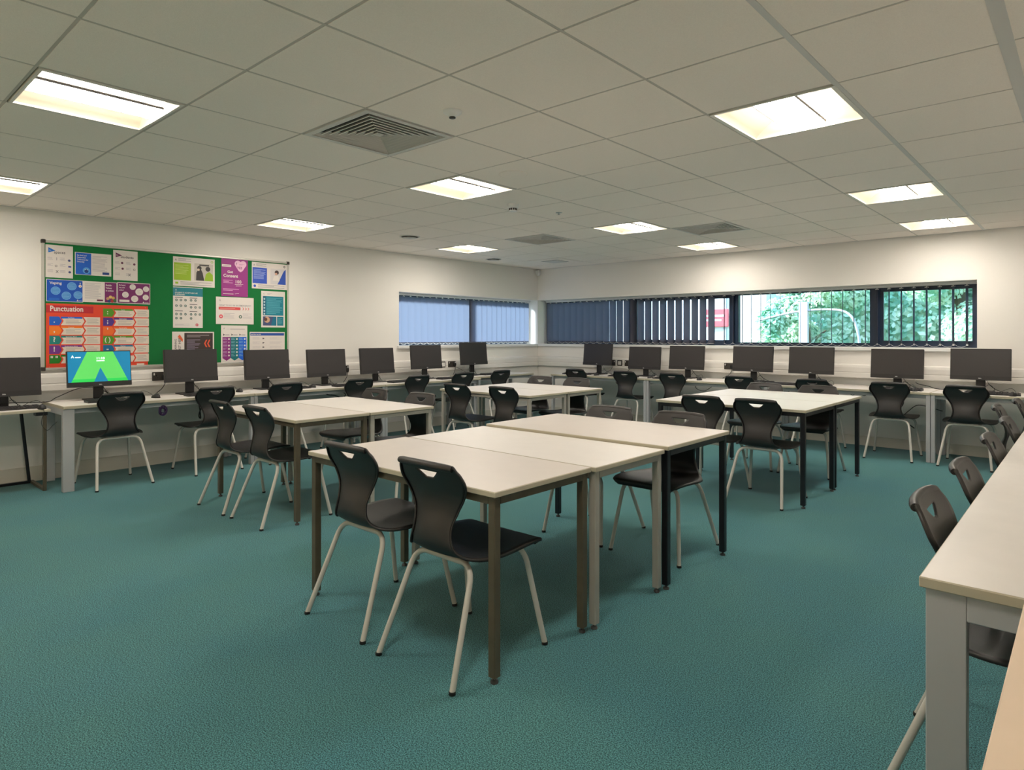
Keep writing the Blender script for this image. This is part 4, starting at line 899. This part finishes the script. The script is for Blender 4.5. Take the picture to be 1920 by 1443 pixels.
for x, y, rot, l in [(-3.88, 5.88, 5, 'mouse on the corner desk of the back wall'), (-2.99, 5.86, -8, 'mouse right of the second back wall keyboard'), (-2.32, 5.93, 5, 'mouse right of the third back wall chair'), (-1.50, 5.82, 10, 'mouse below the monitor that hides the socket'), (-.74, 5.87, -5, 'mouse right of the chair behind the right cluster'), (.08, 5.85, 8, 'mouse just left of the broad grey desk leg'), (.885, 5.84, -4, 'mouse at the right end of the back wall desks')]:
    put(MS, (x, y, .7035), R(rot), l, 'mouse', GU)

# ------------------------------------------------------------------ sockets, loose cables
def make_socket(w_=.146, dbl=True):
    t = empty('wall_socket', (0, 0, 0)); b = MB().cbox(-w_/2, w_/2, -.010, 0, -.043, .043, M['sock'], .003); b.build('plate', t)
    if dbl:
        b = MB(); b.cbox(-w_/2+.010, -w_/2+.022, -.015, -.010, .010, .032, M['sockw'], .002); b.cbox(w_/2-.022, w_/2-.010, -.015, -.010, .010, .032, M['sockw'], .002); b.build('switch', t)
        b = MB()
        for c_ in (-.036, .036):
            b.box(c_-.004, c_+.004, -.0108, -.0099, .0, .014, M['dark']); b.box(c_-.015, c_-.007, -.0108, -.0099, -.018, -.012, M['dark']); b.box(c_+.007, c_+.015, -.0108, -.0099, -.018, -.012, M['dark'])
        b.build('pin_holes', t)
        b = MB(); b.cbox(.014, .060, -.038, -.010, -.028, .016, M['cable'], .006); b.tube(curve([(.037,-.03,-.028),(.035,-.035,-.07),(.0,-.05,-.12),(-.06,-.09,-.155)]), .0035, M['cable'], 8); b.build('plug', t)
    else:
        b = MB().cbox(-.028, .028, -.0125, -.010, -.028, .028, M['sockw'], .002); b.build('insert', t)
    return t
SD = make_socket(); SS = make_socket(.086, False)
GS = 'black sockets on the trunking'
tf = .058
put(SD, (WL+tf, .555, .875), R(90), 'black double socket with plug, left wall beside the second monitor', 'socket', GS)
put(SD, (WL+tf, 4.47, .868), R(90), 'black double socket with cables under the left window', 'socket', GS)
put(SS, (WL+tf, 4.30, .868), R(90), 'small square socket with white insert under the left window', 'socket', GS)
put(SD, (WL+tf, 2.66, .865), R(90), 'black socket mostly hidden at the edge of the plain wall monitor', 'socket', GS)
put(SD, (-3.98, WB-tf, .868), 0, 'black double socket at right of the corner monitor, back wall', 'socket', GS)
put(SS, (-3.83, WB-tf, .868), 0, 'square socket with white insert between two double sockets, back wall', 'socket', GS)
put(SD, (-3.67, WB-tf, .868), 0, 'black double socket left of the second back wall monitor', 'socket', GS)
put(SD, (-2.13, WB-tf, .872), 0, 'black double socket partly behind the fourth back wall monitor', 'socket', GS)
def cable(name, pts, r, m, label, n=40):
    o = MB().tube(curve(pts, n), r, m, 6).build(name); return tag(o, label, 'cable', None)
cable('desk_cable', [(-5.28,-.95,.69),(-5.2,-.7,.72),(-5.25,-.42,.705),(-5.3,-.33,.735),(-5.35,-.15,.80),(-5.33,.0,.79),(-5.25,.1,.712)], .0035, M['cable'], 'black cable looping over the end of the desk left of the lit monitor')
cable('hanging_cable', [(-5.0,-.50,.67),(-4.935,-.50,.655),(-4.925,-.52,.56),(-4.93,-.48,.50),(-4.95,-.44,.53),(-4.97,-.40,.56)], .002, M['cable'], 'thin cable dangling below the low desk at left')
pp = []
for k in range(49):
    a = k/48*2*math.pi*7; q = .35+.65*abs(math.sin(k*.37)); pp.append((-4.80+.010*math.sin(k), .36+.034*q*math.cos(a), .60+.046*q*math.sin(a)))
cable('cable_coil', pp, .004, M['purple'], 'coiled dark purple cable hanging under the left wall desk', 150)
cable('hanging_cable', [(-4.82,.68,.672),(-4.81,.685,.60),(-4.82,.70,.50),(-4.81,.68,.52),(-4.80,.69,.58),(-4.81,.74,.672)], .006, M['cable'], 'black cable bundle hanging under the desk left of the second chair')
cable('hanging_cable', [(-4.85,2.0,.672),(-4.84,2.06,.63),(-4.84,2.16,.61),(-4.83,2.26,.58),(-4.84,2.30,.62),(-4.84,2.2,.66)], .006, M['cable'], 'sagging black cables under the left wall desk behind the left cluster')
cable('hanging_cable', [(-4.85,3.3,.672),(-4.84,3.36,.64),(-4.84,3.44,.63),(-4.84,3.5,.672)], .006, M['cable'], 'short cable loop under the desk below the window')
cable('hanging_cable', [(-.05,6.0,.66),(-.05,6.0,.55),(-.12,6.0,.44),(-.02,6.0,.36),(.05,6.02,.30)], .006, M['cable'], 'thick black cable dropping behind the chair left of the broad leg')
cable('hanging_cable', [(-.08,6.02,.66),(-.10,6.02,.50),(-.17,6.0,.42),(-.10,6.0,.37),(.0,6.0,.48),(.10,6.0,.55),(.30,6.02,.50)], .004, M['cable'], 'tangled black cable running right under the back wall desk')
cable('hanging_cable', [(-2.35,5.85,.66),(-2.32,5.85,.60),(-2.22,5.85,.575),(-2.14,5.86,.62),(-2.10,5.86,.66)], .004, M['cable'], 'cable loop under the back wall desk right of the third chair')
cable('hanging_cable', [(-1.9,5.85,.66),(-1.86,5.86,.60),(-1.78,5.86,.56),(-1.70,5.86,.60),(-1.62,5.86,.66)], .005, M['cable'], 'drooping cable behind the left corner of the black legged cluster')
cable('hanging_cable', [(-3.55,5.85,.66),(-3.52,5.85,.61),(-3.46,5.85,.585),(-3.40,5.85,.62),(-3.36,5.85,.66)], .004, M['cable'], 'small cable loop under the corner desk of the back wall')
cable('hanging_cable', [(-.55,5.83,.672),(-.50,5.83,.63),(-.44,5.83,.655),(-.38,5.83,.63),(-.33,5.83,.67)], .004, M['cable'], 'shallow cable festoon under the back wall desk, above the black legs')
cable('desk_cable', [(.02,6.24,.80),(.06,6.1,.77),(.16,6.15,.74),(.22,6.2,.715),(.34,6.25,.708)], .0035, M['cable'], 'black cable trailing right from the monitor left of the broad leg')
cable('desk_cable', [(-5.40,4.50,.84),(-5.33,4.54,.80),(-5.2,4.55,.75),(-5.15,4.6,.712),(-5.1,4.75,.712)], .0035, M['cable'], 'black cable from the window socket down to the corner desk')
